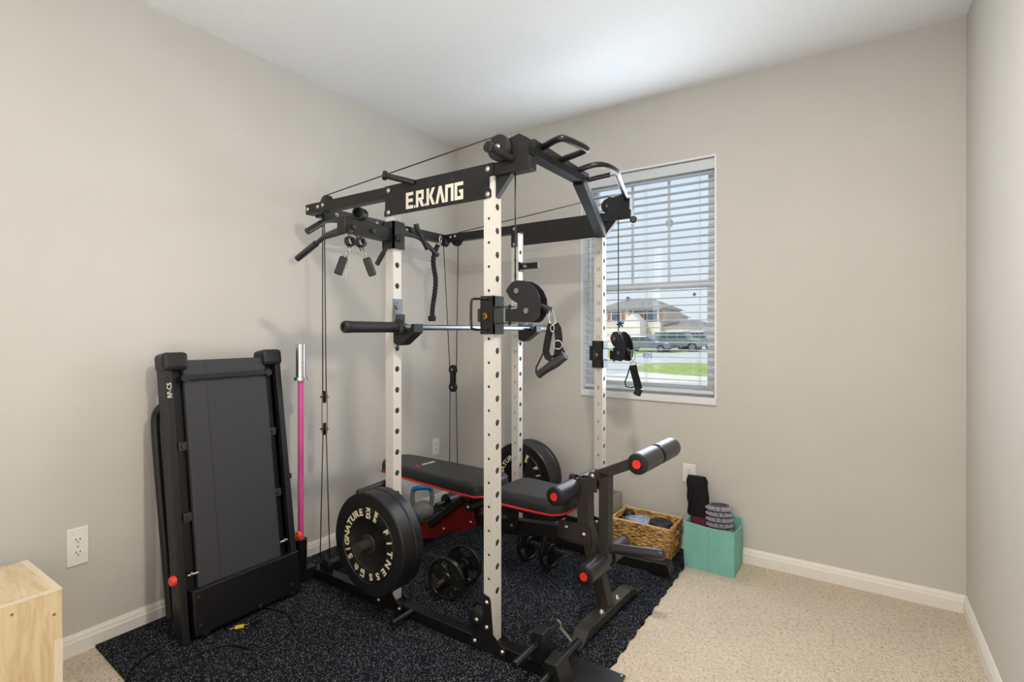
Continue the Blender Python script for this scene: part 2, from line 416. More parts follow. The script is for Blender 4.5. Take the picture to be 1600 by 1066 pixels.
# blind
bl = thing('window_blind', 'white horizontal slat blind hanging open inside the window', 'blind', (1.5, .045, 2.27), group=None)
m = MB(); m.box((WX0+.008, .012, 2.268), (WX1-.008, .07, 2.308), bev=.003); m.box((WX0+.006, .004, 2.245), (WX1-.006, .012, 2.300), bev=.002)
m.build('headrail', M['slat'], bl)
m = MB(); z = 2.232
while z > .965:
    n = 5
    for i in range(n):
        a_, b_ = -.025+.05*i/n, -.025+.05*(i+1)/n
        za, zb = z+.0022*(1-(a_/.025)**2)-a_*.035, z+.0022*(1-(b_/.025)**2)-b_*.035
        m._hull([(WX0+.012, .04+a_, za), (WX1-.012, .04+a_, za), (WX1-.012, .04+b_, zb), (WX0+.012, .04+b_, zb),
                 (WX0+.012, .04+a_, za-.003), (WX1-.012, .04+a_, za-.003), (WX1-.012, .04+b_, zb-.003), (WX0+.012, .04+b_, zb-.003)],
                [(0,1,2,3), (7,6,5,4), (0,4,5,1), (2,6,7,3), (0,3,7,4), (1,5,6,2)])
    z -= .0456
m.build('slats', M['slat'], bl)
m = MB(); m.box((WX0+.012, .016, .925), (WX1-.012, .066, .945), bev=.004); m.build('bottom_rail', M['slat'], bl)
for xx in (WX0+.10, (WX0+WX1)/2, WX1-.10):
    m = MB(); m.cyl((xx, .0135, .94), (xx, .0135, 2.27), .0008, 6); m.cyl((xx, .0665, .94), (xx, .0665, 2.27), .0008, 6); m.cyl((xx+.008, .02, .94), (xx+.008, .02, 2.27), .0009, 6)
    m.build('ladder_cord', M['slat'], bl)
m = MB(); m.cyl((WX0+.06, .002, 1.35), (WX0+.06, .002, 2.25), .004, 8); m.build('tilt_wand', M['alu'], bl)

# gel stickers on the glass
def star(cx, cz, r, y=.1005, n=6):
    m = MB()
    for k in range(n//2):
        a = PI*k/(n//2)+.2; d = Vector((math.cos(a), 0, math.sin(a)))
        m.bar(Vector((cx, y, cz))-d*r, Vector((cx, y, cz))+d*r, .002, r*.35, up=Vector((-d.z, 0, d.x)))
    for k in range(n):
        a = 2*PI*k/n+.2; c = Vector((cx+math.cos(a)*r*.75, y, cz+math.sin(a)*r*.75)); m.cyl(c-Vector((0, .001, 0)), c+Vector((0, .001, 0)), r*.22, 8)
    return m
for (px, py, r, lab) in ((981, 467, .016, 'blue snowflake gel sticker on the lower pane above the far pulley'), (969, 506, .026, 'larger blue snowflake gel sticker just above the far cable pulley'), (1085, 460, .012, 'small pale blue snowflake gel sticker at the upper right of the lower pane')):
    p = at(px, py, y=.1)
    tag(star(p.x, p.z, r).build('window_sticker', M['sticker']), lab, 'sticker', 'gel stickers on the window')
p = at(1046, 349, y=.123); m = MB(); m.cyl((p.x, .1235, p.z), (p.x, .122, p.z), .026, 24); tag(m.build('window_sticker', M['stickerg']), 'pale green round gel sticker on the upper pane', 'sticker', 'gel stickers on the window')
p = at(1012, 556, y=.1); m = MB(); mt = text_mesh('805', .045, .0008)
m.add_mesh(mt, frame((p.x, .1005, p.z), (1, 0, 0), (0, 0, 1))); tag(m.build('window_drawing', M['sticker']), 'small blue 805 lettering stuck low on the glass', 'sticker')

# outlets
def outlet(name, lab, o, u, n_, w=.074, h=.118, grp='wall outlets'):
    o = Vector(o); u = Vector(u); n_ = Vector(n_); Z = Vector((0, 0, 1))
    t = thing(name, lab, 'outlet', tuple(o), group=grp)
    Fm = Matrix((u, n_, Z)).transposed().to_4x4(); Fm.translation = o
    m = MB(); m.box((-w/2, 0, -h/2), (w/2, .006, h/2), Fm, bev=.003); m.build('cover_plate', M['outlet'], t)
    for s_ in (1, -1):
        m = MB(); c = o+Z*(s_*h*.17); poly = []
        for i in range(20):
            a = 2*PI*i/20; poly.append(c+n_*.0055+u*(.0165*math.cos(a))+Z*(max(-.0125, min(.0125, .0165*math.sin(a)))))
        m.prism(poly, n_, .0022); r_ = m.build('receptacle', M['outlet'], t)
        m = MB()
        for q in (-1, 1): m.box((q*.0065-.0012, .0075, s_*h*.17+.000), (q*.0065+.0012, .0082, s_*h*.17+.0085), Fm)
        m.cyl(c+n_*.0075-Z*.0065, c+n_*.0082-Z*.0065, .0025, 10); m.build('slots', M['slot'], r_)
    m = MB(); m.cyl(o+n_*.006, o+n_*.0072, .003, 10); m.build('screw', M['zincd'], t)
outlet('wall_outlet', 'white duplex outlet low on the left wall between treadmill and wooden box', (0, -2.379, .43), (0, -1, 0), (1, 0, 0), .070, .150)
outlet('wall_outlet', 'white outlet on the left wall seen above the bench backrest', (0, -.256, .435), (0, -1, 0), (1, 0, 0), .074, .120)
outlet('wall_outlet', 'white outlet on the back wall above the black bag', (1.784, 0, .452), (1, 0, 0), (0, -1, 0), .076, .110)

# rubber floor mat, right edge slightly wavy
m = MB(); pts = [(.016, -2.325), (.42, -2.345), (.85, -2.36)]
pts += [(1.815, -2.37)]
n = 120
for i in range(n+1):
    yy = -2.37+2.33*i/n; pts.append((1.826+.004*math.sin(yy*60)+.002*math.sin(yy*137)+(.012 if abs(yy+1.30) < .012 else 0), yy))
pts += [(.016, -.03)]
m.prism([(x_, y_, .001) for x_, y_ in pts], (0, 0, 1), .009)
tag(m.build('floor_mat', M['mat']), 'black speckled rubber gym mat under the rack and bench', 'mat')
MZ = .010

# plyo box
bx0, bx1, by0, by1, bz = .088, .463, -3.06, -2.551, .46
t = thing('plyometric_box', 'unfinished pine plywood jump box in the left corner of view', 'box', ((bx0+bx1)/2, (by0+by1)/2, 0))
th = .018
m = MB(); m.box((bx0+th, by0+th, .002), (bx1-th, by1-th, .014)); m.build('bottom_panel', M['woodf'], t)
m = MB(); m.box((bx0+th, by0+th, bz-th), (bx1-th, by1-th, bz)); m.build('top_panel', M['woodt'], t)
# side panel facing the room with a finger hole, others plain with finger joints
m = MB(); 
def panel_x(m, x0, x1, hole=True):
    # panel in the y-z plane with an oblong hand hole
    cy, cz, hw, hh = (by0+by1)/2-.0, bz*.5, .055, .018
    for (a0, a1, c0, c1) in ((by0, cy-hw, 0, bz), (cy+hw, by1, 0, bz), (cy-hw, cy+hw, 0, cz-hh), (cy-hw, cy+hw, cz+hh, bz)):
        m.box((x0, a0, c0), (x1, a1, c1))
panel_x(m, bx1-th, bx1); m.build('front_panel', M['woodf'], t)
m = MB(); panel_x(m, bx0, bx0+th); m.build('back_panel', M['woodf'], t)
m = MB(); m.box((bx0+th, by1-th, 0), (bx1-th, by1, bz)); m.build('side_panel', M['woodf'], t)
m = MB(); m.box((bx0+th, by0, 0), (bx1-th, by0+th, bz)); m.build('side_panel', M['woodf'], t)
m = MB()
for (a, b_) in ((.0, .12), (.24, .36)):
    m.box((bx0+a+.012, by1-th-.001, bz-.0006), (bx0+a+.11, by1+.0008, bz+.0008))
m.box((bx1-th, by1-.020, 0), (bx1+.0012, by1+.0012, .30)); m.box((bx1-th-.001, by0, bz-.002), (bx1+.0012, by1, bz+.0012)); m.box((bx0, by1-th, bz-.002), (bx1, by1+.0012, bz+.001))
m.build('edge_ply', M['ply'], t)
for (yy, zz) in ((by1-.12, bz-.03), (by1-.02, bz-.075)):
    m = MB(); m.cyl((bx1+.0005, yy, zz), (bx1+.002, yy, zz), .004, 10); m.build('screw', M['zincd'], t)
m = MB(); m.cyl((bx0+.22, by1-.19, bz+.0002), (bx0+.22, by1-.19, bz+.001), .013, 16); m.build('knot', M['bagblack'], t) if False else m.b.free()

# ================================================================== POWER CAGE
YN, YF = -1.476, -.430               # near faces of the near and far side frames
XA, XB = .801, 1.368                 # left edges of rear and front uprights
W_ = .050
ZT = 1.913                           # top of uprights / underside of top rails
cage = thing('power_cage', 'black and white power rack with cable pulleys in the middle of the room', 'power rack', ((XA+XB)/2, -.93, MZ))
HP = .0958
def holes(z0, r, lo=.17, hi=1.80):
    k0 = -30; out = []
    for k in range(-30, 30):
        z = z0+k*HP
        if lo < z < hi: out.append((z-MZ, r))
    return out
def upright(x, y, ztop, small, digits, name='upright'):
    m = MB(); H_ = ztop-MZ
    big = holes(1.1225, .0135)
    m.holed((x+W_, y, MZ), (0, 1, 0), (0, 0, 1), W_, H_, big, 12)
    m.holed((x, y+W_, MZ), (0, -1, 0), (0, 0, 1), W_, H_, [], 12)
    m.holed((x, y, MZ), (1, 0, 0), (0, 0, 1), W_, H_, holes(1.1714, .0062) if small else [], 12)
    m.holed((x+W_, y+W_, MZ), (-1, 0, 0), (0, 0, 1), W_, H_, [], 12)
    m.b.faces.new([m.b.verts.new(c) for c in ((x, y, ztop), (x+W_, y, ztop), (x+W_, y+W_, ztop), (x, y+W_, ztop))])
    bmesh.ops.remove_doubles(m.b, verts=m.b.verts, dist=1e-5)
    me = bpy.data.meshes.new(name); m.b.to_mesh(me); m.b.free(); o = bpy.data.objects.new(name, me); COL.objects.link(o)
    me.materials.append(M['white']); o.parent = cage; o.location = -cage.location
    if digits:
        m = MB()
        for n_ in range(2, 17):
            zz = .8805+(n_-7)*HP
            if zz > .25: m.add_mesh(text_mesh(str(n_), .028, .0003, .0004), frame((x+W_/2, y-.0004, zz), (1, 0, 0), (0, 0, 1)))
        m.build('position_numbers', M['num'], o)
    return o
u1 = upright(XB, YN, ZT, True, False); u2 = upright(XA, YN, ZT, False, False)
u3 = upright(XA, YF, ZT, False, True); u4 = upright(XB, YF, ZT, False, True)

def bolt(m, p, n_, r=.010, h=.008):
    m.lathe(p, n_, [(0, r*1.15), (.0015, r*1.15), (.0018, r), (h*.6, r*.85), (h, r*.4), (h, .0)], 16)
def bolts(pts, n_, r=.010, mt='zinc'):
    for p in pts:
        m = MB(); bolt(m, p, n_, r); m.build('bolt', M[mt], cage)
# side frames: top rail, top panel, base rail, gussets
for side, Y in (('near', YN), ('far', YF)):
    m = MB(); m.box((.189, Y, ZT), (1.585, Y+W_, ZT+.052), bev=.003); m.build('top_rail', M['black'], cage)
    yp = Y-.004
    m = MB()
    poly = [(XA, ZT+.052), (XA, 1.855), (XA-.006, 1.848), (XA-.006, 1.826), (XA+.02, 1.826)] + [(XB+.006, 1.826), (XB+W_-.012, 1.830), (XB+W_-.012, 1.858), (XB+W_-.02, 1.868), (XB+W_-.02, ZT+.003), (XB+W_, ZT+.003), (XB+W_, ZT+.052)]
    if side == 'far': poly = [(XA-.002, ZT+.052), (XA-.002, 1.826), (XA+.043, 1.826), (XA+.043, ZT), (XA+.09, ZT), (XA+.09, 1.83), (XB+W_-.004, 1.83), (XB+W_-.004, ZT+.052)]
    m.prism([(x_, yp, z_) for x_, z_ in poly], (0, 1, 0), .0038); pl = m.build('name_plate' if side == 'near' else 'side_plate', M['black'], cage)
    if side == 'near': nameplate = pl
    bolts([(XA+.022, yp, ZT+.030), (XA+.022, yp, 1.842), (XB+.022, yp, ZT+.030), (XB+.022, yp, 1.842)] if side == 'near' else [(XA+.022, yp, ZT+.026), (XA+.022, yp, 1.842), (XB+.03, yp, 1.846)], (0, -1, 0))
    # dark ports on upper part
    for xx in (1.088, 1.205):
        m = MB(); m.cyl((xx, yp-.0006, ZT+.020), (xx, yp+.001, ZT+.020), .0115, 16); m.build('port', M['slot'], cage)
    bolts([(.21, Y, ZT+.026), (.295, Y, ZT+.028), (.335, Y, ZT+.031)], (0, -1, 0), .009)
    # base rail
    m = MB(); m.box((.24 if side == 'near' else .20, Y, MZ+.001), (1.79 if side == 'far' else 1.68, Y+W_, MZ+.051), bev=.003); m.build('base_rail', M['blackgloss'] if side == 'near' else M['black'], cage)
    for X in (XA, XB):
        c = X+W_/2
        for yy in (Y-.004, Y+W_):
            m = MB(); poly = [(c-.027, .235), (c-.024, .245), (c+.004, .238), (c+.010, .225), (c+.022, .095), (c+.060, MZ+.052), (c+.085, MZ+.046), (c+.085, MZ+.004), (c-.095, MZ+.004), (c-.095, MZ+.048), (c-.055, .075), (c-.027, .13)]
            m.prism([(x_, yy, z_) for x_, z_ in poly], (0, 1, 0), .0038); m.build('gusset_plate', M['black'], cage)
        bolts([(c-.008, Y-.004, .215), (c-.008, Y-.004, .115), (c-.068, Y-.004, .043), (c+.068, Y-.004, .043)], (0, -1, 0), .0095)
    # little triangular brace under the front end of the top rail
    m = MB(); m.prism([(XB+W_, Y+.012, ZT-.001), (XB+W_+.075, Y+.012, ZT-.001), (XB+W_, Y+.012, ZT-.085)], (0, 1, 0), .026); m.build('corner_brace', M['black'], cage)
# name on near plate: blocky lettering
def stroke_letters():
    L = {}
    t = .24
    L['E'] = (.78, [[(0,0),(.78,0),(.78,.20),(.26,.20),(.26,.40),(.74,.40),(.74,.60),(.26,.60),(.26,.80),(.78,.80),(.78,1),(0,1)]])
    L['.'] = (.14, [[(0,0),(.14,0),(.14,.15),(0,.15)]])
    L['R'] = (.80, [[(0,0),(.25,0),(.25,1),(0,1)], [(.25,.80),(.80,.80),(.80,1),(.25,1)], [(.56,.42),(.80,.42),(.80,.80),(.56,.80)], [(.25,.38),(.56,.38),(.56,.56),(.25,.56)], [(.34,.38),(.56,0),(.84,0),(.62,.42)]])
    L['K'] = (.80, [[(0,0),(.25,0),(.25,1),(0,1)], [(.27,.52),(.56,1),(.84,1),(.52,.50)], [(.27,.50),(.52,.52),(.84,0),(.56,0)]])
    L['A'] = (.86, [[(0,0),(.25,0),(.52,.76),(.60,1),(.34,1)], [(.60,1),(.36,1),(.46,.70),(.66,0),(.92,0)]])
    L['N'] = (.80, [[(0,0),(.25,0),(.25,1),(0,1)], [(.25,.80),(.80,.80),(.80,1),(.25,1)], [(.55,0),(.80,0),(.80,.80),(.55,.80)]])
    L['G'] = (.80, [[(0,0),(.25,0),(.25,1),(0,1)], [(.25,.80),(.80,.80),(.80,1),(.25,1)], [(.25,0),(.80,0),(.80,.20),(.25,.20)], [(.56,.20),(.80,.20),(.80,.56),(.56,.56)], [(.42,.40),(.56,.40),(.56,.56),(.42,.56)]])
    return L
L = stroke_letters(); m = MB(); x = .936; hgt = .073; zb = 1.842; sx_ = .0575
for ch in 'E.R.KANG':
    wd, polys = L[ch]
    for i_, poly in enumerate(polys):
        m.prism([(x+px_*sx_, YN-.0046-.00005*i_, zb+pz_*hgt) for px_, pz_ in poly], (0, 1, 0), .0007)
    x += wd*sx_+(.0035 if ch == '.' else .0055)
    if ch in 'ER' and False: pass
m.build('lettering', M['letter'], nameplate)
# rear top beam and rear base beam, with slots
m = MB(); m.box((.20, YN+W_, ZT-.008), (.255, YF, ZT+.048), bev=.003); rb = m.build('rear_top_beam', M['black'], cage)
for k, yy in enumerate((-1.27, -1.10, -1.02, -.86, -.72, -.60)):
    m = MB(); m.cyl((.2545, yy, ZT+.02), (.2565, yy, ZT+.02), .011, 14); m.build('port', M['slot'], rb)
bolts([(.2555, -1.33, ZT+.02), (.2555, -1.045, ZT+.022), (.2555, -.80, ZT+.022)], (1, 0, 0), .011, 'zincd')
m = MB(); m.box((.24, YN+W_, MZ+.001), (.29, YF, MZ+.051), bev=.003); m.build('rear_base_beam', M['black'], cage)

# front crossbar with grips
m = MB(); m.box((1.535, YN+.02, 1.972), (1.585, -1.00, 2.005), bev=.003)
m.build('pull_up_crossbar', M['matte'], cage)
m = MB(); m.bar((1.562, -1.02, 1.985), (1.418, -.445, 1.845), .05, .05, bev=.003); m.build('crossbar_strut', M['matte'], cage)
m = MB(); m.bar((1.55, -1.42, 2.025), (1.55, -.93, 2.012), .045, .042, bev=.003); m.build('grip_beam', M['black'], cage)
dh = smoothpath([(1.565, -1.355, 2.03), (1.665, -1.395, 2.035), (1.685, -1.38, 2.035), (1.712, -1.25, 2.03), (1.700, -1.222, 2.03), (1.56, -1.205, 2.02)], 3)
m = MB(); m.tube(dh, .0135, 14); m.build('pull_up_grip', M['blackgloss'], cage)
bg_ = smoothpath([(1.56, -1.03, 2.025), (1.64, -1.02, 2.04), (1.675, -.97, 2.045), (1.68, -.85, 2.045), (1.66, -.80, 2.04), (1.56, -.44, 2.035), (1.555, -.41, 2.02)], 3)
m = MB(); m.tube(bg_, .0135, 14); m.build('pull_up_grip', M['blackgloss'], cage)
m = MB(); m.tube([(1.56, -.93, 2.005), (1.665, -.90, 2.02)], .012, 14); m.build('pull_up_grip', M['blackgloss'], cage)

# pulleys
def pulley(m, c, ax, r, wd):
    c = Vector(c); ax = Vector(ax).normalized()
    m.lathe(c-ax*wd/2, ax, [(0, 0), (0, r*.9), (wd*.12, r), (wd*.3, r), (wd*.5, r*.8), (wd*.7, r), (wd*.88, r), (wd, r*.9), (wd, 0)], 32)
def pulley_at(c, ax, r=.045, wd=.024, parent=None, bm=True):
    m = MB(); pulley(m, c, ax, r, wd); o = m.build('pulley_wheel', M['plastic'], parent or cage)
    if bm:
        m = MB(); bolt(m, Vector(c)+Vector(ax)*(wd/2), Vector(ax), r*.22, .007); m.build('bolt', M['zinc'], o)
    return o
for Y, s_ in ((YN, 0), (YF, 1)):
    yc = Y+.025
    # bracket at front end of rail
    m = MB()
    poly = [(1.448, ZT+.05), (1.448, 2.000), (1.435, 2.030), (1.455, 2.052), (1.478, 2.044), (1.535, 2.056), (1.572, 2.034), (1.578, ZT+.05)]
    for yy in (Y+.002, Y+.044):
        m.prism([(x_, yy, z_) for x_, z_ in poly], (0, 1, 0), .004)
    m.box((1.560, Y+.004, ZT+.05), (1.577, Y+.046, 2.030))
    m.build('pulley_bracket', M['black'], cage)
    pulley_at((1.452 if not s_ else 1.444, yc if s_ else Y-.012, 2.012 if not s_ else 2.006), (0, -1, 0), .050 if not s_ else .041)
    m = MB(); m.cyl((1.47, Y-.105, 1.985), (1.50, Y+.0, 1.965), .015, 20); m.lathe((1.47, Y-.105, 1.985), (0, -1, 0), [(-.006, .021), (.006, .021), (.009, .016), (.009, 0)], 20)
    if not s_: m.build('plate_hanger', M['black'], cage)
    else: m.b.free()
    # rear top pulley and its small cover
    pulley_at((.335, Y+.025, ZT+.042 if not s_ else ZT+.012), (0, -1, 0), .045)
    # rear drop pulley, low base pulleys
    pulley_at((.325, Y+.03, .078), (0, -1, 0), .042)
    m = MB(); m.box((.30, Y+.01, MZ+.05), (.35, Y+.016, .10)); m.box((.30, Y+.044, MZ+.05), (.35, Y+.050, .10)); m.build('pulley_bracket', M['black'], cage)
    pulley_at((1.323, Y+.022, .120), (0, -1, 0), .045)
# guide peg half way on near rail
m = MB(); m.tube([(.880, YN-.075, 1.985), (.985, YN+.0, 1.955)], .013, 14); m.lathe((.880, YN-.075, 1.985), (-.82, -.58, .2), [(-.006, 0), (-.006, .021), (.008, .021), (.011, .014), (.011, 0)], 20); m.build('guide_peg', M['black'], cage)
# knob at the far rear corner
m = MB(); m.lathe((.262, YF-.004, 1.905), (0, -1, 0), [(0, .028), (.03, .028), (.04, .022), (.04, 0)], 20); m.build('knob', M['plastic'], cage)
m = MB(); m.lathe((1.59, YF+.03, ZT-.005), (.3, -1, 0), [(0, .02), (.02, .02), (.026, .014), (.026, 0)], 18); m.build('rail_end_knob', M['plastic'], cage)

# cables
def cable(pts, r=.003): 
    m = MB(); m.tube(pts, r, 8); m.build('cable', M['cable'], cage)
for Y in (YN, YF):
    yc = Y+.025; n_ = Y == YN
    cable([(.335, yc, ZT+.088 if n_ else ZT+.058), (1.445, Y-.012 if n_ else yc, 2.062)], .0028)
    cable([(1.503, yc, 1.99), (1.503, yc, 1.46 if n_ else 1.27)], .0032)
    zt, zb_ = (.948, .778) if n_ else (1.033, .914)
    xx = .262 if n_ else .313; yy = Y+.065 if n_ else Y
    if n_:
        cable([(.300, yc, ZT-.0), (.262, yy-.012, zt+.02)], .0028); cable([(.300, yc+.01, ZT-.0), (.262, yy+.010, zt+.02)], .0028)
        cable([(.262, yy-.010, zb_-.02), (.245, YN+.05, .09)], .0028); cable([(.262, yy+.010, zb_-.02), (.300, YN+.07, .09)], .0028)
        AX = Vector((.63, .776, 0)); TX = Vector((-.776, .63, 0)); C_ = Vector((xx, yy, 0))
        for zz in (zt, zb_): pulley_at((xx, yy, zz), AX, .034, .016, bm=False)
        m = MB()
        for q in (-.013, .013): m.bar(C_+AX*q+Vector((0, 0, zb_-.02)), C_+AX*q+Vector((0, 0, zt+.02)), .003, .020, up=TX)
        m.build('pulley_block', M['plastic'], cage)
        m = MB()
        for zz in (zt, zb_): m.cyl(C_-AX*.024+Vector((0, 0, zz)), C_+AX*.024+Vector((0, 0, zz)), .0045, 8)
        m.build('axle', M['zincd'], cage)
    else:
        cable([(.232, Y, 1.90), (.290, Y, zt)], .0028); cable([(.364, Y, 1.90), (.348, Y, zt)], .0028)
        cable([(.292, Y, zb_), (.285, Y, .08)], .0028); cable([(.346, Y, zb_), (.364, Y, .08)], .0028)
        for zz in (zt, zb_): pulley_at((.318, Y, zz), (0, -1, 0), .033, .02)
        m = MB(); m.box((.302, Y-.014, zb_), (.334, Y-.011, zt)); m.box((.302, Y+.011, zb_), (.334, Y+.014, zt)); m.build('pulley_block', M['plastic'], cage)
cable([(1.360, YN+.028, 1.29), (1.357, YN+.028, .15)], .0028); cable([(XB-.01, YF+.028, 1.09), (XB-.01, YF+.028, .15)], .0028)
cable([(.794, YN+.03, 1.80), (.794, YN+.03, .16)], .0025)

# sliding pulley trolleys on the front uprights
def trolley(Y, dz, near):
    z0, z1 = 1.285+dz, 1.437+dz
    x0, x1 = XB-.005, XB+W_+.009
    m = MB()
    ya, yb = Y-.012, Y+W_+.006
    m.box((x0-.003, ya, z0), (x1-.003, ya+.004, z1)); m.box((x0-.003, yb-.004, z0), (x1-.003, yb, z1)); m.box((x1-.006, ya, z0), (x1, yb, z0+.04)); m.box((x1-.006, ya, z1-.04), (x1, yb, z1)); m.box((x1-.006, ya, z0), (x1, ya+.006, z1))
    m.box((x0-.003, ya, z0), (x0+.001, yb, z1))
    c = m.build('pulley_trolley', M['black'], cage)
    m = MB(); m.box((x1-.004, ya+.006, z0+.038), (x1-.001, yb, z1-.038)); m.build('trolley_plate', M['blackgloss'], c)
    # C-shaped handle on near side
    m = MB(); h = smoothpath([(x0+.035, ya, z1-.014), (x0+.03, ya-.09, z1-.014), (x0+.028, ya-.10, z1-.024), (x0+.028, ya-.10, z0+.028), (x0+.03, ya-.09, z0+.018), (x0+.035, ya, z0+.016)], 2)
    if near: m.tube(h, .0048, 10); m.build('trolley_handle', M['blackgloss'], c)
    else:
        m.box((x0-.03, Y+.01, z0+.04), (x0-.002, Y+.016, z1-.03)); m.build('hole_plate', M['black'], c)
    m = MB(); m.cyl((x0+.028, ya, z0+.072), (x0+.028, ya-.038, z0+.072), .009, 16); m.lathe((x0+.028, ya-.005, z0+.072), (0, -1, 0), [(0, .013), (.01, .013), (.01, 0)], 6); m.build('pin', M['brass'], c)
    m = MB(); m.bar((x0+.028, ya-.046, z0+.048), (x0+.028, ya-.046, z0+.100), .013, .013, bev=.004); m.build('pin_grip', M['plastic'], c)
    # hinge plates
    m = MB(); m.box((x1, Y+.010, z1-.046), (x1+.066, Y+.040, z1-.042)); m.box((x1, Y+.010, z0+.042), (x1+.066, Y+.040, z0+.046)); m.cyl((x1+.050, Y+.025, z0+.036), (x1+.050, Y+.025, z1-.036), .006, 10); m.build('hinge', M['black'], c)
    # gun-shaped side plates around two wheels, outline in photo order
    px = [(793,455),(797,448),(803,441),(812,438.5),(822,439),(833,445),(841,454),(846,466),(847,480),(845,492),(840,500),(834,504),(822,504),(805,503),(792,503),(792,482),(800,482),(801,484),(807,484),(810.5,481),(811,474),(805,471),(799,466),(796,460)]
    P_ = [at(a, b_, y=YN-.005) for a, b_ in px]
    PV = Vector((x1+.050, Y+.025, 0)); RM = Matrix.Translation(PV) @ Matrix.Rotation(R(0 if near else -38), 4, 'Z') @ Matrix.Translation(-PV)
    fw = RM.to_3x3() @ Vector((0, 1, 0))
    off = Vector((0, (Y-YN), dz))
    m = MB()
    for yy in ((-.012, .038) if near else (.0, .05)):
        m.prism([RM @ (p+off+Vector((0, yy, 0))) for p in P_], fw, .004)
    s_ = m.build('swivel_housing', M['plastic'], c)
    cyls = [at(811, 455, y=YN), at(826, 486, y=YN)]
    for q in cyls:
        q = q+off; pulley_at(RM @ Vector((q.x, Y+.018, q.z)), -fw, .040, .022, s_, bm=False)
        yb_ = Y-.021 if near else Y-.009
        m = MB(); m.cyl(RM @ Vector((q.x, yb_, q.z)), RM @ Vector((q.x, yb_+.005, q.z)), .0105, 18); m.cyl(RM @ Vector((q.x, yb_-.0015, q.z)), RM @ Vector((q.x, yb_, q.z)), .006, 6); m.build('bolt', M['zincd'], s_)
    q = at(852, 482, y=YN+.02)+off
    m = MB(); m.cyl(RM @ (q-Vector((.016, 0, -.006))), RM @ (q+Vector((.020, 0, -.008))), .014, 16); m.build('cable_stopper', M['rubber'], s_)
    return q
qn = trolley(YN, 0, True); qf = trolley(YF, -.195, False)

# lower weight-storage and front foot hardware on near rail
m = MB(); m.tube([(.967, YN-.115, .052), (.967, YN, .052)], .0125, 16); m.lathe((.967, YN-.115, .052), (0, -1, 0), [(-.004, 0), (-.004, .016), (.004, .016), (.004, 0)], 16); m.build('band_peg', M['black'], cage)
m = MB(); m.box((1.593, YN-.006, MZ+.052), (1.643, YN+.056, .172), bev=.003); m.build('carriage_block', M['black'], cage)
m = MB(); m.tube([(1.617, YN-.155, .130), (1.617, YN+.155, .130)], .0125, 16); m.build('loading_peg', M['blackgloss'], cage)
m = MB(); m.lathe((1.617, YN+.155, .130), (0, 1, 0), [(-.004, .0), (-.004, .016), (.004, .016), (.004, .0)], 18); m.tube([(1.625, YN+.155, .120), (1.672, YN+.17, .070), (1.676, YN+.17, .073), (1.63, YN+.158, .124)], .0015, 6); m.build('spring_clip', M['zinc'], cage)
m = MB(); y_ = YN-.035
m.prism([(1.665, y_, MZ), (1.665, y_, .098), (1.715, y_, .098), (1.752, y_, MZ)], (0, 1, 0), .085); m.build('end_foot', M['black'], cage, bev=.003)
m = MB(); m.tube([(1.69, YN-.23, .060), (1.69, YN+.20, .060)], .0145, 16); m.build('loading_peg', M['blackgloss'], cage)
m = MB(); m.box((1.640, YN-.04, MZ+.001), (1.897, YN+.175, MZ+.006), bev=.001); m.build('foot_plate', M['black'], cage)
m = MB(); m.cyl((1.885, YN+.163, MZ+.006), (1.885, YN+.163, MZ+.0075), .004, 10); m.build('bolt', M['zinc'], cage)
m = MB(); m.prism([(1.70, YF-.015, MZ), (1.70, YF-.015, .075), (1.79, YF-.015, .075), (1.805, YF-.015, MZ)], (0, 1, 0), .08); m.build('end_foot', M['black'], cage, bev=.003)
# bar holder tube on rear base (receives the pink bar)
m = MB(); n = 20
m.cyl((.231, -1.531, MZ+.005), (.231, -1.531, .227), .030, 24); m.build('bar_holder', M['blackgloss'], cage)
m = MB(); m.box((.205, -1.60, MZ), (.26, YN+.02, MZ+.06)); m.build('holder_bracket', M['black'], cage)
m = MB(); m.cyl((.231, -1.575, .198), (.231, -1.66, .198), .007, 10); m.cyl((.231, -1.565, .21), (.231, -1.665, .212), .010, 10); m.build('holder_pin', M['zincd'], cage)
# plate pegs on the rear uprights and foam-sleeved arm behind them
m = MB(); m.tube([(.826, YN+.0, .36), (.826, YN-.185, .36)], .024, 24); m.build('plate_peg', M['black2'], cage)
m = MB(); m.tube([(.826, YF+W_, .36), (.826, YF+W_+.20, .36)], .024, 24); m.build('plate_peg', M['black2'], cage)
m = MB(); m.tube([(.742, YN-.112, .565), (.742, YN-.106, .565), (.742, YN+.09, .572)], .016, 18, rad=[.013, .018, .018]); m.build('rest_arm', M['foam'], cage)
m = MB(); m.box((.735, YN+.06, .50), (.80, YN+.10, .62)); m.build('arm_bracket', M['black'], cage)
m = MB(); m.box((.851, YF+.0, 1.672), (.862, YF+.05, 1.73)); m.box((.86, YF+.01, 1.685), (.985, YF+.04, 1.722), bev=.003); m.build('safety_bracket', M['black'], cage)
m = MB(); m.tube([(.905, YF+.01, 1.70), (.905, YF-.02, 1.70)], .008, 12); m.build('pin', M['zincd'], cage)

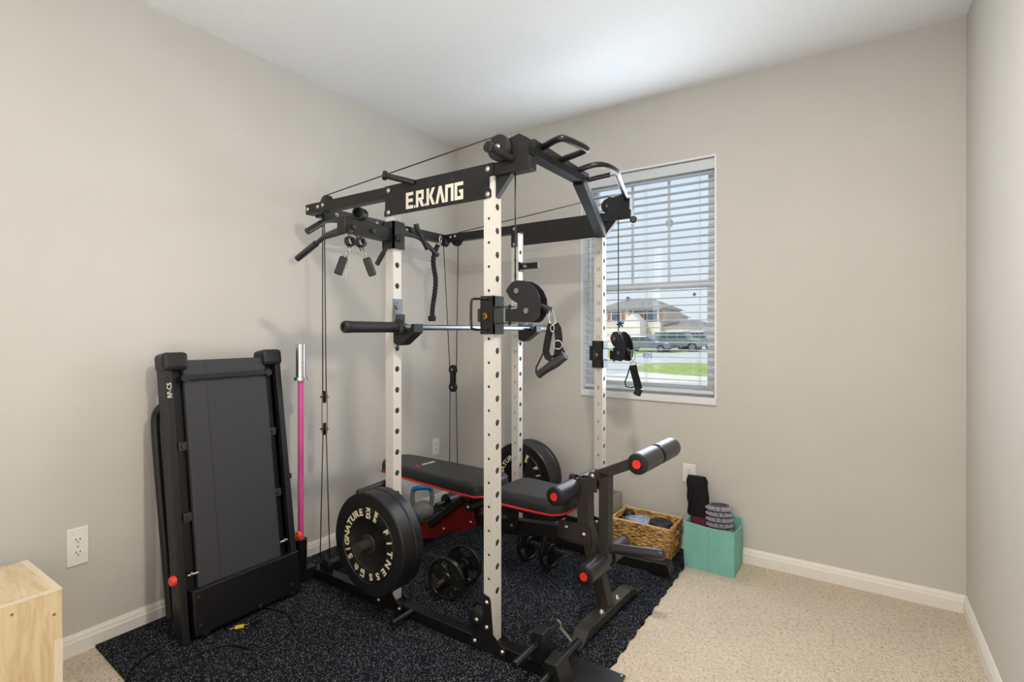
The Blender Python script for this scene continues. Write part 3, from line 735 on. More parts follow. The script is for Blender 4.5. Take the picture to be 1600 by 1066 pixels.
# ================================================================== BARBELL ON THE RACK
def jcup(Y, lab):
    t = thing('j_cup', lab, 'bar holder', (XA+W_, Y+.025, 1.27), group='j cups on the rear uprights')
    x = XA+W_
    m = MB(); m.prism([(x+.004, Y-.004, 1.335), (x+.004, Y-.004, 1.245), (x+.030, Y-.004, 1.232), (x+.055, Y-.004, 1.236), (x+.135, Y-.004, 1.292), (x+.135, Y-.004, 1.330), (x+.120, Y-.004, 1.330), (x+.104, Y-.004, 1.300), (x+.040, Y-.004, 1.300), (x+.032, Y-.004, 1.335)], (0, 1, 0), .058); m.build('cup', M['rubber'], t, bev=.002)
    m = MB(); m.box((x+.0005, Y-.004, 1.335), (x+.005, Y+.054, 1.445)); m.box((x+.0005, Y-.006, 1.335), (x+.02, Y-.002, 1.40)); m.build('back_plate', M['steel'], t)
    m = MB(); m.cyl((x+.005, Y+.025, 1.412), (x+.012, Y+.025, 1.412), .016, 20); m.build('stud', M['steel'], t)
    m = MB(); m.box((x+.005, Y-.002, 1.338), (x+.022, Y+.052, 1.375)); m.build('pad', M['black'], t)
jcup(YN, 'black j cup hooked on the near rear upright under the thick black bar sleeve')
jcup(YF, 'black j cup hooked on the far rear upright holding the bar far end')
BX, BZ = .918, 1.3145
t = thing('barbell', 'short steel barbell resting level across the rack with a black near sleeve', 'barbell', (BX, -.95, BZ))
m = MB(); m.cyl((BX, -1.50, BZ), (BX, -.40, BZ), .0135, 24); m.build('shaft', M['steel'], t)
m = MB(); m.lathe((BX, -1.50, BZ), (0, -1, 0), [(0, .0135), (0, .036), (.012, .037), (.014, .030), (.020, .0235), (.262, .0235), (.272, .0245), (.298, .0245), (.302, .022), (.302, .013), (.296, .013), (.296, 0)], 32); m.build('sleeve', M['plastic'], t)
m = MB(); m.lathe((BX, -.40, BZ), (0, 1, 0), [(0, .0135), (0, .032), (.014, .032), (.016, .0235), (.28, .0235), (.285, .018), (.285, 0)], 28); m.build('sleeve', M['steel'], t)

# ================================================================== ATTACHMENTS AT THE TOP LEFT
t = thing('dip_handle_attachment', 'black angled dip handle bracket clamped high on the near rear upright', 'dip handle', (.826, YN-.15, 1.70))
m = MB(); m.box((XA-.012, YN-.010, 1.675), (XA+W_+.012, YN-.002, 1.80)); m.box((XA-.012, YN-.010, 1.675), (XA-.004, YN+W_+.01, 1.80)); m.box((XA+W_+.004, YN-.010, 1.675), (XA+W_+.012, YN+W_+.01, 1.80)); m.build('clamp', M['black'], t)
m = MB(); m.bar((.826, YN-.01, 1.737), (.826, YN-.27, 1.745), .05, .062, bev=.004); m.build('arm_tube', M['black'], t)
m = MB(); m.cyl((XA+W_+.012, YN+.005, 1.72), (XA+W_+.028, YN+.005, 1.72), .006, 8); m.lathe((XA+W_+.026, YN+.005, 1.72), (1, -.3, 0), [(0, .018), (.018, .018), (.022, .014), (.022, 0)], 8); m.build('knob', M['plastic'], t)
e_ = YN-.24
m = MB(); m.lathe((.838, YN-.165, 1.800), (.45, -.88, -.05), [(0, .020), (.0, .026), (.05, .026), (.05, .021), (.01, .020), (.01, 0)], 24); m.bar((.826, YN-.20, 1.76), (.84, YN-.20, 1.79), .04, .03); m.build('open_socket', M['black'], t)
pA, pB, pC = at(548, 355, y=e_), at(507, 370, y=e_), at(465, 404, y=e_)
m = MB(); m.tube([Vector((.826, e_, 1.74)), pA, pB], .02, 14, rad=[.016, .021, .013]); m.build('handle_neck', M['black2'], t)
m = MB(); m.tube([pB, pB.lerp(pC, .35)], .0105, 14); m.tube([pB.lerp(pC, .3), pC], .0145, 16); m.build('handle_grip', M['foam'], t)
qA, qB = at(603, 388, y=YN-.06), at(589, 413, y=YN-.06)
m = MB(); m.tube([qA, qA.lerp(qB, .3)], .009, 12); m.tube([qA.lerp(qB, .25), qB], .0115, 14); m.build('handle_grip', M['foam'], t)
for (px, py) in ((547, 357), (572, 362)):
    q = at(px, py, y=YN-.2); m = MB(); p_ = at(px, py, x=XA-.0)
    m.cyl(Vector((XA, p_.y, p_.z)), Vector((XA-.02, p_.y-.02, p_.z)), .012, 18); m.build('stud', M['black2'], t) if False else m.b.free()
for (yy) in (YN-.225, YN-.12):
    m = MB(); m.cyl((XA+W_-.001, yy, 1.735), (XA+W_+.012, yy, 1.735), .010, 6); m.build('stud', M['black2'], t)

def spring_collar(lab, c, ang):
    c = Vector(c); t = thing('spring_collar', lab, 'barbell collar', tuple(c), group='spring collars under the dip handle')
    m = MB(); hel = []
    for i in range(73):
        a = 2*PI*i/18; hel.append(c+Vector((-.014+.007*i/18, .0, 0))+Vector((0, math.cos(a)*.019, math.sin(a)*.019)))
    m.tube(hel, .0028, 8); m.build('coil', M['black'], t)
    D = Vector((math.sin(R(ang))*.8, math.sin(R(ang))*.6, -math.cos(R(ang))))
    S = Vector((.8, .6, 0)); 
    m = MB()
    for q in (-.009, .009): m.tube([c+S*q*.6+Vector((0, 0, -.02)), c+S*q+D*.085], .0028, 8)
    m.build('wire_legs', M['zincd'], t)
    m = MB(); m.bar(c+D*.070, c+D*.150, .034, .018, up=(S.y, -S.x, 0), bev=.006); m.build('rubber_grip', M['rubber'], t)
c0 = at(547, 377, y=YN-.235)
spring_collar('left spring collar hanging under the dip handle arm, grip leaning left', c0, -20)
spring_collar('right spring collar hanging under the dip handle arm, grip leaning right', c0+Vector((.035, .026, -.004)), 20)
for cc in (c0, c0+Vector((.035, .026, -.004))):
    m = MB(); m.tube(smoothpath([(.826, cc.y, 1.718), (.826+(cc.x-.826)*.6, cc.y, cc.z+.022), (cc.x-.004, cc.y, cc.z+.016), (cc.x+.014, cc.y, cc.z+.017)], 2), .0035, 8)
    dip = bpy.data.objects['dip_handle_attachment']; m.build('hanging_hook', M['zincd'], dip)
m = MB(); q0 = at(542, 390, y=YN-.2)
for i in range(7):
    c = q0+Vector((0, 0, -.018*i)); ax = Vector((1, 0, 0)) if i % 2 else Vector((0, 1, 0))
    m.tube([c+ax*(.005*math.cos(a))+Vector((0, 0, .012*math.sin(a))) for a in [2*PI*k/10 for k in range(10)]], .0016, 6, closed=True)
tag(m.build('short_chain', M['zinc']), 'short light metal chain dangling beside the left spring collar', 'chain')

# lat bar hanging under the rear top beam
t = thing('lat_pulldown_bar', 'long black lat bar with bent down ends hanging under the rear top beam', 'cable attachment', (.29, -.95, 1.88))
A = at(480, 362, x=.29); B = at(512, 343, x=.29); C = at(640, 365, x=.29); D = at(657, 373, x=.29); E_ = at(684, 399, x=.29)
C0 = at(545, 347, x=.29)
m = MB(); m.tube(smoothpath([A.lerp(B, .6), B, C0, C, D, D.lerp(E_, .35)], 3), .0125, 14); m.build('bar', M['black2'], t)
m = MB(); m.tube([A, A.lerp(B, .72)], .017, 16); m.build('grip', M['foam'], t)
m = MB(); m.tube([E_, E_.lerp(D, .7)], .015, 16); m.build('grip', M['foam'], t)
m = MB(); m.tube([(.29, -.98, 1.895), (.265, -.98, 1.905)], .005, 8); m.tube([(.29, -.80, 1.895), (.265, -.80, 1.905)], .005, 8); m.build('hook', M['zincd'], t)
t = thing('short_grip_bar', 'short thick black handle hooked upright over the rear beam beside the rope', 'cable attachment', tuple(at(650, 352, x=.30)))
m = MB(); m.tube(smoothpath([at(650, 350, x=.30), at(652, 358, x=.30), at(668, 389, x=.30)], 2), .0165, 16); m.build('grip', M['foam'], t)

# triceps rope
t = thing('triceps_rope', 'twisted black rope with rubber end stop hanging from the rear beam corner', 'cable attachment', tuple(at(686, 372, x=.285)))
path = smoothpath([at(a, b, x=.285) for a, b in ((684, 383), (677, 400), (677, 415), (681, 435), (680, 455), (676, 478), (675, 496))], 3)
# resample
pts = []; 
for a, b in zip(path, path[1:]):
    nseg = max(1, int((b-a).length/.006))
    for i in range(nseg): pts.append(a.lerp(b, i/nseg))
pts.append(path[-1])
for s_ in range(3):
    m = MB(); hp = []; d = 0
    for i, p in enumerate(pts):
        if i: d += (p-pts[i-1]).length
        a = 2*PI*s_/3+d*2*PI/.075
        hp.append(p+Vector((math.cos(a), math.sin(a), 0))*.0085)
    m.tube(hp, .0088, 8); m.build('strand', M['rope'], t)
e = path[-1]
m = MB(); m.lathe(e+Vector((0, 0, .012)), (0, 0, -1), [(0, .017), (.003, .026), (.030, .026), (.038, .020), (.038, 0)], 24); m.build('end_stop', M['rubber'], t)
m = MB(); q = at(688, 375, x=.285)
m.tube([q+Vector((0, .010*math.cos(a), .028*math.sin(a))) for a in [2*PI*k/16 for k in range(16)]], .0035, 8, closed=True); m.build('carabiner', M['zinc'], t)

# cable handles on the pulley trolleys
def loop(m, c, rx, rz, r, u=Vector((.83, .55, 0))):
    m.tube([Vector(c)+u*(rx*math.cos(a))+Vector((0, 0, rz*math.sin(a))) for a in [2*PI*k/16 for k in range(16)]], r, 8, closed=True)
def strap(m, pts, w, th, nrm=(-.55, .83, 0)):
    n_ = Vector(nrm).normalized(); P = [Vector(p) for p in pts]; A = []; B = []
    ring = []
    for i, p in enumerate(P):
        tng = (P[min(i+1, len(P)-1)]-P[max(i-1, 0)]).normalized(); sd_ = tng.cross(n_).normalized()
        ring.append([m.b.verts.new(p+sd_*a+n_*b_) for a, b_ in ((-w/2, -th/2), (w/2, -th/2), (w/2, th/2), (-w/2, th/2))])
    for a, b_ in zip(ring, ring[1:]):
        for k in range(4): m.b.faces.new((a[k], a[(k+1) % 4], b_[(k+1) % 4], b_[k]))
    m.b.faces.new(ring[0][::-1]); m.b.faces.new(ring[-1])
YH = YN+.02
t = thing('cable_handle', 'black strap handle twisted below the near pulley on a long silver carabiner', 'cable attachment', tuple(at(864, 500, y=YH)))
m = MB(); m.tube([at(a, b, y=YH) for a, b in ((859, 484), (857, 497), (860, 507), (864, 509), (868, 503), (866, 492), (863, 484))], .0022, 8, closed=True); m.build('carabiner', M['zinc'], t)
m = MB(); strap(m, [at(a, b, y=YH) for a, b in ((862, 506), (858, 520), (855, 536), (853, 549), (856, 558), (862, 561))], .026, .004); m.build('strap', M['bagblack'], t)
m = MB(); strap(m, [at(a, b, y=YH+.015) for a, b in ((867, 507), (871, 513), (873, 527), (873, 540), (871, 556), (866, 561))], .028, .004); m.build('strap', M['bagblack'], t)
m = MB(); strap(m, [at(a, b, y=YH-.01) for a, b in ((851, 548), (844, 562), (838, 574), (837.5, 582))], .006, .003); m.build('strap', M['bagblack'], t)
m = MB(); strap(m, [at(a, b, y=YH+.02) for a, b in ((876, 540), (880, 548), (884, 556))], .008, .003); m.build('strap', M['bagblack'], t)
m = MB(); m.tube([at(a, b, y=YH+.005) for a, b in ((841, 586), (853, 577), (868, 567), (884, 556))], .016, 16, rad=[.0155, .0155, .019, .015]); m.build('hand_grip', M['foam'], t)
m = MB(); loop(m, at(871.5, 539, y=YH+.01), .016, .016, .0018); m.build('d_ring', M['zinc'], t)
m = MB(); loop(m, at(863, 513, y=YH), .007, .013, .0018); m.build('d_ring', M['zinc'], t)
YG = YF-.10
t = thing('cable_handle', 'dark strap handle hanging straight down below the far pulley in front of the window', 'cable attachment', tuple(at(989, 570, y=YG)))
m = MB(); m.tube([at(a, b, y=YG) for a, b in ((988, 547), (986, 556), (987, 563), (990, 564), (993, 557), (992, 549))], .0024, 8, closed=True); m.build('carabiner', M['zincd'], t)
m = MB(); loop(m, at(989.5, 568, y=YG), .017, .009, .0022); m.build('d_ring', M['zincd'], t)
m = MB(); strap(m, [at(a, b, y=YG) for a, b in ((989, 571), (991, 582), (995, 596), (998, 608))], .038, .006); m.build('strap', M['bagblack'], t)
m = MB(); strap(m, [at(a, b, y=YG) for a, b in ((985, 571), (981, 585), (976.5, 597), (978, 604), (986, 606), (993, 604))], .006, .004); m.build('strap', M['bagblack'], t)
m = MB(); m.tube([at(a, b, y=YG) for a, b in ((999, 607), (995, 617))], .02, 14); m.build('hand_grip', M['rubber'], t)

# ================================================================== BUMPER PLATES
def bumper(name, x, yf, z, th, text, lab, grp):
    t = thing(name, lab, 'weight plate', (x, yf+th/2, z), group=grp)
    m = MB(); ro = .2235
    m.lathe((x, yf, z), (0, 1, 0), [(.006, .0265), (.006, .108), (.003, .112), (.001, .116), (.001, .160), (.0035, .163), (.0035, .166), (.0, .169), (.0, ro-.006), (.006, ro), (th-.006, ro), (th, ro-.006), (th, .0265)], 72)
    b = m.build('body', M['bumper'], t)
    m = MB(); m.lathe((x, yf, z), (0, 1, 0), [(.0035, .0262), (.0035, .040), (.0065, .042)], 40); m.build('hub_ring', M['black2'], t)
    m = MB(); m.cyl((x, yf+.0035, z), (x, yf+th-.002, z), .0262, 28, cap=False); m.build('bore', M['zincd'], t)
    if text:
        m = MB(); X_ = Vector((1, 0, 0)); Z_ = Vector((0, 0, 1)); c = Vector((x, yf+.0005, z))
        def put(s_, ang, rr, size, radial=False, sxx=1.0):
            a = R(ang); rad = X_*math.cos(a)+Z_*math.sin(a); cw = X_*math.sin(a)-Z_*math.cos(a)
            Fm = frame(c+rad*rr, cw, rad) if not radial else frame(c+rad*rr, -rad, cw)
            m.add_mesh(text_mesh(s_, size, .0006, .0013), Fm @ Matrix.Diagonal((sxx, 1, 1, 1)))
        for k, ch in enumerate('SIGNATURE'): put(ch, 214-106*k/8, .138, .041, sxx=1.12)
        for k, ch in enumerate('FITNESS'): put(ch, 34-19.2*k, .138, .041, sxx=1.12)
        put('KG', 89, .138, .036, True); put('20.41', 69, .138, .024, True)
        put('45', 238, .138, .031, True); put('LB', 256, .138, .036, True)
        m.build('lettering', M['cream'], t)
    return t
bumper('bumper_plate', .826, -1.604, .36, .070, True, 'front black bumper plate with cream lettering on the near peg', 'bumper plates on the rack')
bumper('bumper_plate', .826, -1.532, .36, .048, False, 'rear black bumper plate on the near peg, pressed behind the lettered one', 'bumper plates on the rack')
bumper('bumper_plate', .826, -.374, .36, .105, True, 'black lettered bumper plate on the far peg behind the far upright', 'bumper plates on the rack')
bumper('bumper_plate', .826, -.267, .36, .045, False, 'rearmost black bumper plate on the far peg, nearest the back wall', 'bumper plates on the rack')

# ================================================================== TREADMILL
t = thing('folding_treadmill', 'black folding treadmill stood on end leaning against the left wall', 'treadmill', (.335, -1.868, MZ+.002), (R(-8.6), 0, R(90)))
for q in (-1, 1):
    m = MB(); a, b = (-.265, -.236) if q < 0 else (.236, .265)
    m.box((a, 0, 0), (b, .078, 1.14), bev=.004); m.box((a if q > 0 else b-.004, .03, .05), (b+.004-.0 if q < 0 else a+.004, .06, 1.1)); r_ = m.build('side_rail', M['plastic'], t)
    if q < 0:
        m = MB(); m.add_mesh(text_mesh('RP-C5', .025, .0004, .0003), frame((-.2505, -.0008, 1.045), (0, 0, 1), (-1, 0, 0))); m.build('lettering', M['letter'], r_)
    m = MB(); x0, x1 = (-.272, -.170) if q < 0 else (.170, .272)
    m.box((x0, -.014, 1.128), (x1, .088, 1.208), bev=.018); m.build('end_cap', M['plastic'], t)
    for zz in (.50, .80):
        m = MB(); xx = q*.205; m.box((xx-.018, .02, zz-.018), (xx+.018, .034, zz+.018)); m.cyl((xx, .012, zz), (xx, .02, zz), .007, 10); m.build('rail_clip', M['zincd'] if False else M['black2'], t)
    ko = .268 if q < 0 else .280
    m = MB(); m.cyl((q*.265, .015, .265), (q*(ko+.01), .015, .265), .005, 8); m.lathe((q*ko, .015, .265), (q, 0, 0), [(0, .010), (.004, .019), (.018, .021), (.024, .016), (.024, 0)], 8); m.build('tension_knob', M['orange'], t)
    m = MB(); m.cyl((q*.226, .012, .265), (q*.186, .008, .265), .006, 10); m.lathe((q*.215, .011, .265), (-q, 0, 0), [(0, .011), (.006, .011), (.006, 0)], 6); m.build('tension_bolt', M['zinc'], t)
m = MB(); m.box((-.224, .035, .03), (.224, .078, 1.15)); m.build('deck_base', M['blackgloss'], t)
m = MB(); m.box((-.19, .006, .12), (.19, .034, 1.172), bev=.012); bl_ = m.build('running_belt', M['belt'], t)
m = MB(); m.box((-.097, .0050, .20), (-.0945, .0062, 1.16)); m.build('belt_line', M['black2'], bl_)
m = MB(); m.bar((-.19, -.006, 1.092), (.19, -.006, 1.092), .012, .022, bev=.003); m.cyl((-.19, -.014, 1.092), (-.19, .03, 1.092), .017, 18); m.cyl((.19, -.014, 1.092), (.19, .03, 1.092), .017, 18); m.build('roller_guard', M['plastic'], t)
m = MB(); m.box((-.226, -.022, .018), (.262, .05, .205), bev=.008); hd = m.build('motor_hood', M['blackgloss'], t)
m = MB(); m.box((-.222, -.0235, .200), (.258, -.018, .204)); m.build('hood_edge', M['black2'], hd)
for (xx, zz) in ((-.205, .175), (-.205, .062), (.215, .06), (.05, .03)):
    m = MB(); m.cyl((xx, -.0245, zz), (xx, -.0215, zz), .007, 12); m.build('screw', M['black2'], hd)
for xx in (-.185, .215):
    m = MB(); m.cyl((xx-.012, .0, .022), (xx+.012, .0, .022), .022, 20); m.build('wheel', M['rubber'], t)
m = MB(); hr = smoothpath([(-.230, .085, .99), (-.258, .095, .975), (-.264, .118, .945), (-.264, .130, .88), (-.256, .118, .10)], 3); 
m.tube(hr, .017, 12); m.build('handrail', M['plastic'], t)
m = MB(); hr = smoothpath([(.255, .070, .985), (.285, .075, .985), (.290, .105, .955), (.290, .128, .90), (.290, .125, .30)], 3); m.tube(hr, .017, 12); m.build('handrail', M['plastic'], t) if False else m.b.free()
m = MB(); m.box((.266, .02, .55), (.285, .05, .575)); m.build('catch', M['plastic'], t)
# its mains cord lying on the mat
inv = (Matrix.Translation(Vector(t.location)) @ t.rotation_euler.to_matrix().to_4x4()).inverted()
cz = MZ+.005
loc = [(.30, -2.05, cz+.02)]+[tuple(at(a, b, z=cz)) for a, b in ((275, 1002), (237, 1018), (202, 1048), (195, 1064), (196, 1085), (206, 1090), (225, 1066), (305, 1023), (350, 1006), (375, 1010), (400, 1017), (430, 1008), (455, 988), (460, 971), (447, 958), (427, 952))]+[(.30, -1.80, cz), (.30, -1.95, cz)]+[tuple(at(a, b, z=cz)) for a, b in ((352, 986), (365, 982), (392, 975))]
m = MB(); m.tube([inv @ Vector(p) for p in smoothpath(loc, 3)], .0035, 8); cd = m.build('power_cord', M['cordm'], t)
p0, p1, p2 = at(392, 975, z=cz+.004), at(400, 970, z=cz+.004), at(406, 966, z=cz+.004)
m = MB(); m.bar(inv @ p0, inv @ p1, .024, .020, up=inv.to_3x3() @ Vector((0, 0, 1)), bev=.004); m.build('plug', M['plastic'], cd)
m = MB(); m.bar(inv @ p1, inv @ p2, .014, .006, up=inv.to_3x3() @ Vector((0, 0, 1))); m.build('prongs', M['brass'], cd)
m = MB(); a_, b_ = at(367, 981, z=cz+.004), at(381, 978, z=cz+.004); m.bar(inv @ a_, inv @ b_, .020, .006, up=inv.to_3x3() @ Vector((0, 0, 1))); m.build('cord_tag', M['yellow'], cd)

# ================================================================== PINK BARBELL
px_, py_ = .231, -1.531
t = thing('pink_barbell', 'short barbell with pink shaft and chrome sleeve standing upright in the corner holder', 'barbell', (px_, py_, .03))
m = MB(); m.cyl((px_, py_, .20), (px_, py_, 1.045), .0145, 24); m.build('shaft', M['pink'], t)
for z0, s_ in ((1.045, 1),):
    m = MB(); m.lathe((px_, py_, z0), (0, 0, 1), [(0, .0145), (0, .034), (.016, .034), (.017, .0245), (.186, .0245), (.188, .022), (.188, .016), (.180, .016), (.180, 0)], 32); m.build('sleeve', M['chrome'], t)
m = MB(); m.lathe((px_, py_, .20), (0, 0, -1), [(0, .0145), (0, .028), (.012, .028), (.014, .0245), (.17, .0245), (.17, 0)], 28); m.build('sleeve', M['chrome'], t)

# ================================================================== WEIGHT BENCH
BA = R(-3.5)
t = thing('weight_bench', 'flat black padded bench with red piping and leg rollers running through the rack', 'weight bench', (1.0, -.925, MZ), (0, 0, BA))
bench = t
def Bl(p):   # world point into bench space
    return (Matrix.Translation(Vector(bench.location)) @ Matrix.Rotation(BA, 4, 'Z')).inverted() @ Vector(p)
def pad(name, x0, x1, w0, w1, z0, z1, ch0, ch1):
    # outline with clipped and rounded corners; soft top
    o = [(x0, -w0+ch0), (x0+ch0, -w0), (x1-ch1, -w1), (x1, -w1+ch1), (x1, w1-ch1), (x1-ch1, w1), (x0+ch0, w0), (x0, w0-ch0)]
    P = []; n = len(o)
    for i in range(n):   # chaikin once closed
        a = Vector(o[i]+(0,)); b_ = Vector(o[(i+1) % n]+(0,)); P += [a*.82+b_*.18, a*.18+b_*.82]
    P = [p for p in P]; m = MB(); c = Vector(((x0+x1)/2, 0, 0)); rings = []
    for (k, z) in ((.90, z0), (.985, z0+.001), (1.0, z0+.010), (1.0, z0+(z1-z0)*.60), (.985, z0+(z1-z0)*.85), (.94, z1-.003), (.86, z1)):
        rr = []
        for p in P:
            d = p-c; ins = (1-k)*.16
            q = c+Vector((d.x-math.copysign(min(abs(d.x), ins), d.x), d.y-math.copysign(min(abs(d.y), ins), d.y), z)); rr.append(m.b.verts.new(q))
        rings.append(rr)
    for A, B in zip(rings, rings[1:]):
        for i in range(len(A)):
            j = (i+1) % len(A); f = m.b.faces.new((A[i], A[j], B[j], B[i])); f.smooth = True
    m.b.faces.new(rings[0][::-1]); f = m.b.faces.new(rings[-1])
    o_ = m.build(name, M['vinyl'], bench)
    m = MB(); m.tube([Vector((p.x*1.0, p.y*1.0, z0+.006))+(p-c).normalized()*.002 for p in P], .0055, 8, closed=True); m.build('red_piping', M['redline'], o_)
    return o_
bp_ = pad('backrest', -.80, .045, .120, .148, .437, .509, .05, .05)
sp_ = pad('seat', .115, .500, .146, .128, .440, .510, .03, .05)
lp = Bl(at(652, 728.5, z=.5205))
m = MB(); tp_ = Bl(at(670, 723.5, z=.5205)); td = Bl(at(682, 720, z=.5205))-Bl(at(657, 727, z=.5205)); td.z = 0; td.normalize(); m.add_mesh(text_mesh('FITNESS', .028, .0004, .0008), frame((tp_.x, tp_.y, .5098), td, (-td.y, td.x, 0))); m.build('logo_lettering', M['letter'], bp_)
m = MB(); 
for a in (35, -35): m.bar(Vector((lp.x, lp.y, .5098))+Vector((math.cos(R(a)), math.sin(R(a)), 0))*.02, Vector((lp.x, lp.y, .5098))-Vector((math.cos(R(a)), math.sin(R(a)), 0))*.02, .007, .001)
m.build('logo_mark', M['redline'], bp_)
m = MB(); m.bar((-.62, 0, .05), (-.05, 0, .285), .05, .06, bev=.003); m.bar((-.07, 0, .275), (.58, 0, .345), .05, .06, bev=.003); m.build('main_beam', M['black'], t)
m = MB(); m.bar((-.60, -.25, .035), (-.60, .25, .035), .06, .05, bev=.004); m.build('rear_foot', M['black'], t)
for yy in (-.034, .030):
    m = MB(); c_ = math.cos(math.atan2(.235, .57)); 
    def L_(u, v): return (-.62+u*.924-v*.381, yy, .05+u*.381+v*.924)
    top = [(.10, .015), (.11, .048), (.15, .052), (.16, .034), (.18, .060), (.22, .062), (.235, .040), (.255, .068), (.31, .072), (.325, .050), (.345, .082), (.41, .088), (.425, .064), (.45, .098), (.52, .108), (.535, .082), (.56, .128), (.585, .130), (.585, -.02), (.50, -.034), (.36, -.022), (.24, -.034), (.12, -.026)]
    m.prism([L_(u, v) for u, v in top], (0, 1, 0), .004); lad = m.build('angle_ladder', M['redmetal'], t)
    if yy < 0:
        for (u, v) in ((.13, -.01), (.33, .0), (.55, -.0)):
            m = MB(); bolt(m, L_(u, v), (0, -1, 0), .008, .006); m.build('bolt', M['zinc'], lad)
m = MB(); m.bar((-.42, -.045, .175), (-.16, -.045, .375), .02, .035, bev=.003); m.bar((-.42, .045, .175), (-.16, .045, .375), .02, .035, bev=.003); m.bar((-.50, 0, .417), (.02, 0, .417), .07, .038); m.build('backrest_strut', M['black'], t)
m = MB(); m.cyl((-.10, -.07, .352), (-.10, .07, .352), .028, 20); m.build('pivot', M['black'], t)
m = MB(); bolt(m, (-.10, -.07, .352), (0, -1, 0), .010, .007); m.build('bolt', M['zinc'], t)
rq = Bl(at(697, 784, y=-.82)); m = MB(); m.cyl((rq.x, rq.y, rq.z), (rq.x, rq.y+.16, rq.z), .043, 24); m.cyl((rq.x, .0, rq.z), (rq.x, rq.y+.165, rq.z), .012, 12); m.build('foam_roller', M['foam'], t)
# seat carrier and pop pin plate
m = MB(); m.box((.12, -.05, .39), (.44, .05, .439)); m.prism([(.16, -.052, .39), (.22, -.052, .39), (.215, -.052, .33), (.195, -.052, .290), (.165, -.052, .285), (.148, -.052, .31), (.150, -.052, .34)], (0, 1, 0), .006); m.build('seat_carrier', M['black'], t)
m = MB(); bolt(m, (.178, -.052, .315), (0, -1, 0), .007); m.build('bolt', M['zincd'], t)
m = MB(); m.box((.44, -.034, .315), (.615, -.029, .400)); m.box((.44, .029, .315), (.615, .034, .400)); m.build('joint_plate', M['black2'], t)
for (xx, zz) in ((.485, .372), (.578, .358)):
    m = MB(); bolt(m, (xx, -.034, zz), (0, -1, 0), .010, .008); m.build('bolt', M['zinc'], t)
# front post and leg
m = MB(); x0 = .542
for (a, b_, c_, d_) in ((x0, -.028, x0+.056, -.025), (x0, .025, x0+.056, .028), (x0, -.025, x0+.003, .025), (x0+.053, -.025, x0+.056, .025)): m.box((a, b_, .36), (c_, d_, .612))
m.build('front_post', M['black2'], t)
m = MB(); m.bar((.572, 0, .405), (.672, 0, .052), .05, .06, up=(1, 0, 0), bev=.003); m.build('front_leg', M['black2'], t)
m = MB()
m.bar((.680, -.185, .038), (.680, .185, .038), .062, .040, bev=.003)
m.build('front_foot', M['black2'], t, bev=0)
for q in (-1, 1):
    m = MB(); m.prism([(.649, q*.185, .058), (.649, q*.225, .050), (.649, q*.265, .018), (.649, q*.305, .008), (.649, q*.305, .001), (.649, q*.262, .006), (.649, q*.205, .020), (.649, q*.185, .020)][::q], (1, 0, 0), .062); m.build('foot_shoe', M['black2'], t)
    m = MB(); bolt(m, (.690, q*.075, .058), (0, 0, 1), .012, .014); m.build('bolt', M['zinc'], t)
def roller(x, z, y0, y1, r=.043, cap=True, name='foam_roller'):
    m = MB(); s_ = 1 if y1 > y0 else -1; L = abs(y1-y0)
    m.lathe((x, y0, z), (0, s_, 0), [(0, 0), (0, r*.90), (.004, r), (L-.004, r), (L, r*.9), (L, 0)], 32); o = m.build(name, M['foam'], bench)
    if cap:
        m = MB(); m.lathe((x, y0, z), (0, -s_, 0), [(-.002, r*.98), (.006, r*.95), (.009, r*.8), (.009, .02), (.004, .018)], 32)
        for k in range(14):
            a = 2*PI*k/14; m.bar((x+math.cos(a)*r*.55, y0-s_*.010, z+math.sin(a)*r*.55), (x+math.cos(a)*r*.92, y0-s_*.009, z+math.sin(a)*r*.92), .0035, .003, up=(0, 1, 0))
        e_ = m.build('end_cap', M['rubber'], o)
        m = MB(); m.cyl((x, y0-s_*.0, z), (x, y0-s_*.012, z), .0175, 24); m.build('red_plug', M['red'], o)
    return o
p = Bl((1.893, -1.15, .773-.01)); pz = .763; X1 = p.x
roller(X1, pz, -.185, -.012); roller(X1, pz, .185, .012)
m = MB(); m.cyl((X1, -.02, pz), (X1, .02, pz), .016, 16); m.build('roller_axle', M['black2'], t)
roller(.520, .560, -.185, -.030); roller(.520, .560, .185, .030)
m = MB(); m.cyl((.520, -.19, .560), (.520, .19, .560), .012, 16); m.box((.505, -.028, .545), (.545, .028, .575)); m.build('roller_axle', M['black2'], t)
roller(.668, .252, -.185, -.030); roller(.668, .262, .185, .030)
m = MB(); m.cyl((.668, -.19, .257), (.668, .19, .257), .012, 16); m.build('roller_axle', M['black2'], t)
# swing arm
m = MB(); m.bar((.625, 0, .628), (X1-.01, 0, pz-.005), .046, .044, bev=.003); m.build('upper_arm', M['black2'], t)
m = MB(); m.bar((.674, 0, .655), (.672, 0, .245), .046, .05, up=(1, 0, 0), bev=.003); sw = m.build('swing_arm', M['black2'], t)
for zz in (.33, .385, .44):
    m = MB(); m.cyl((.668, -.0245, zz), (.668, -.0225, zz), .0065, 12); m.build('pin_hole', M['slot'], sw)
for yy in (-.030, .024):
    m = MB(); m.prism([(.598, yy, .56), (.598, yy, .632), (.606, yy, .648), (.622, yy, .652), (.636, yy, .645), (.642, yy, .630), (.642, yy, .56)], (0, 1, 0), .006); m.build('pivot_plate', M['black2'], t)
m = MB(); bolt(m, (.620, -.030, .632), (0, -1, 0), .010); m.build('bolt', M['zinc'], t)
m = MB(); m.cyl((.542, 0, .595), (.515, 0, .595), .008, 10); m.build('knob_stem', M['zinc'], t)
m = MB(); m.lathe((.518, 0, .595), (-1, 0, 0), [(0, .014), (0, .021), (.026, .021), (.030, .017), (.030, 0)], 16); m.build('knob', M['plastic'], t)
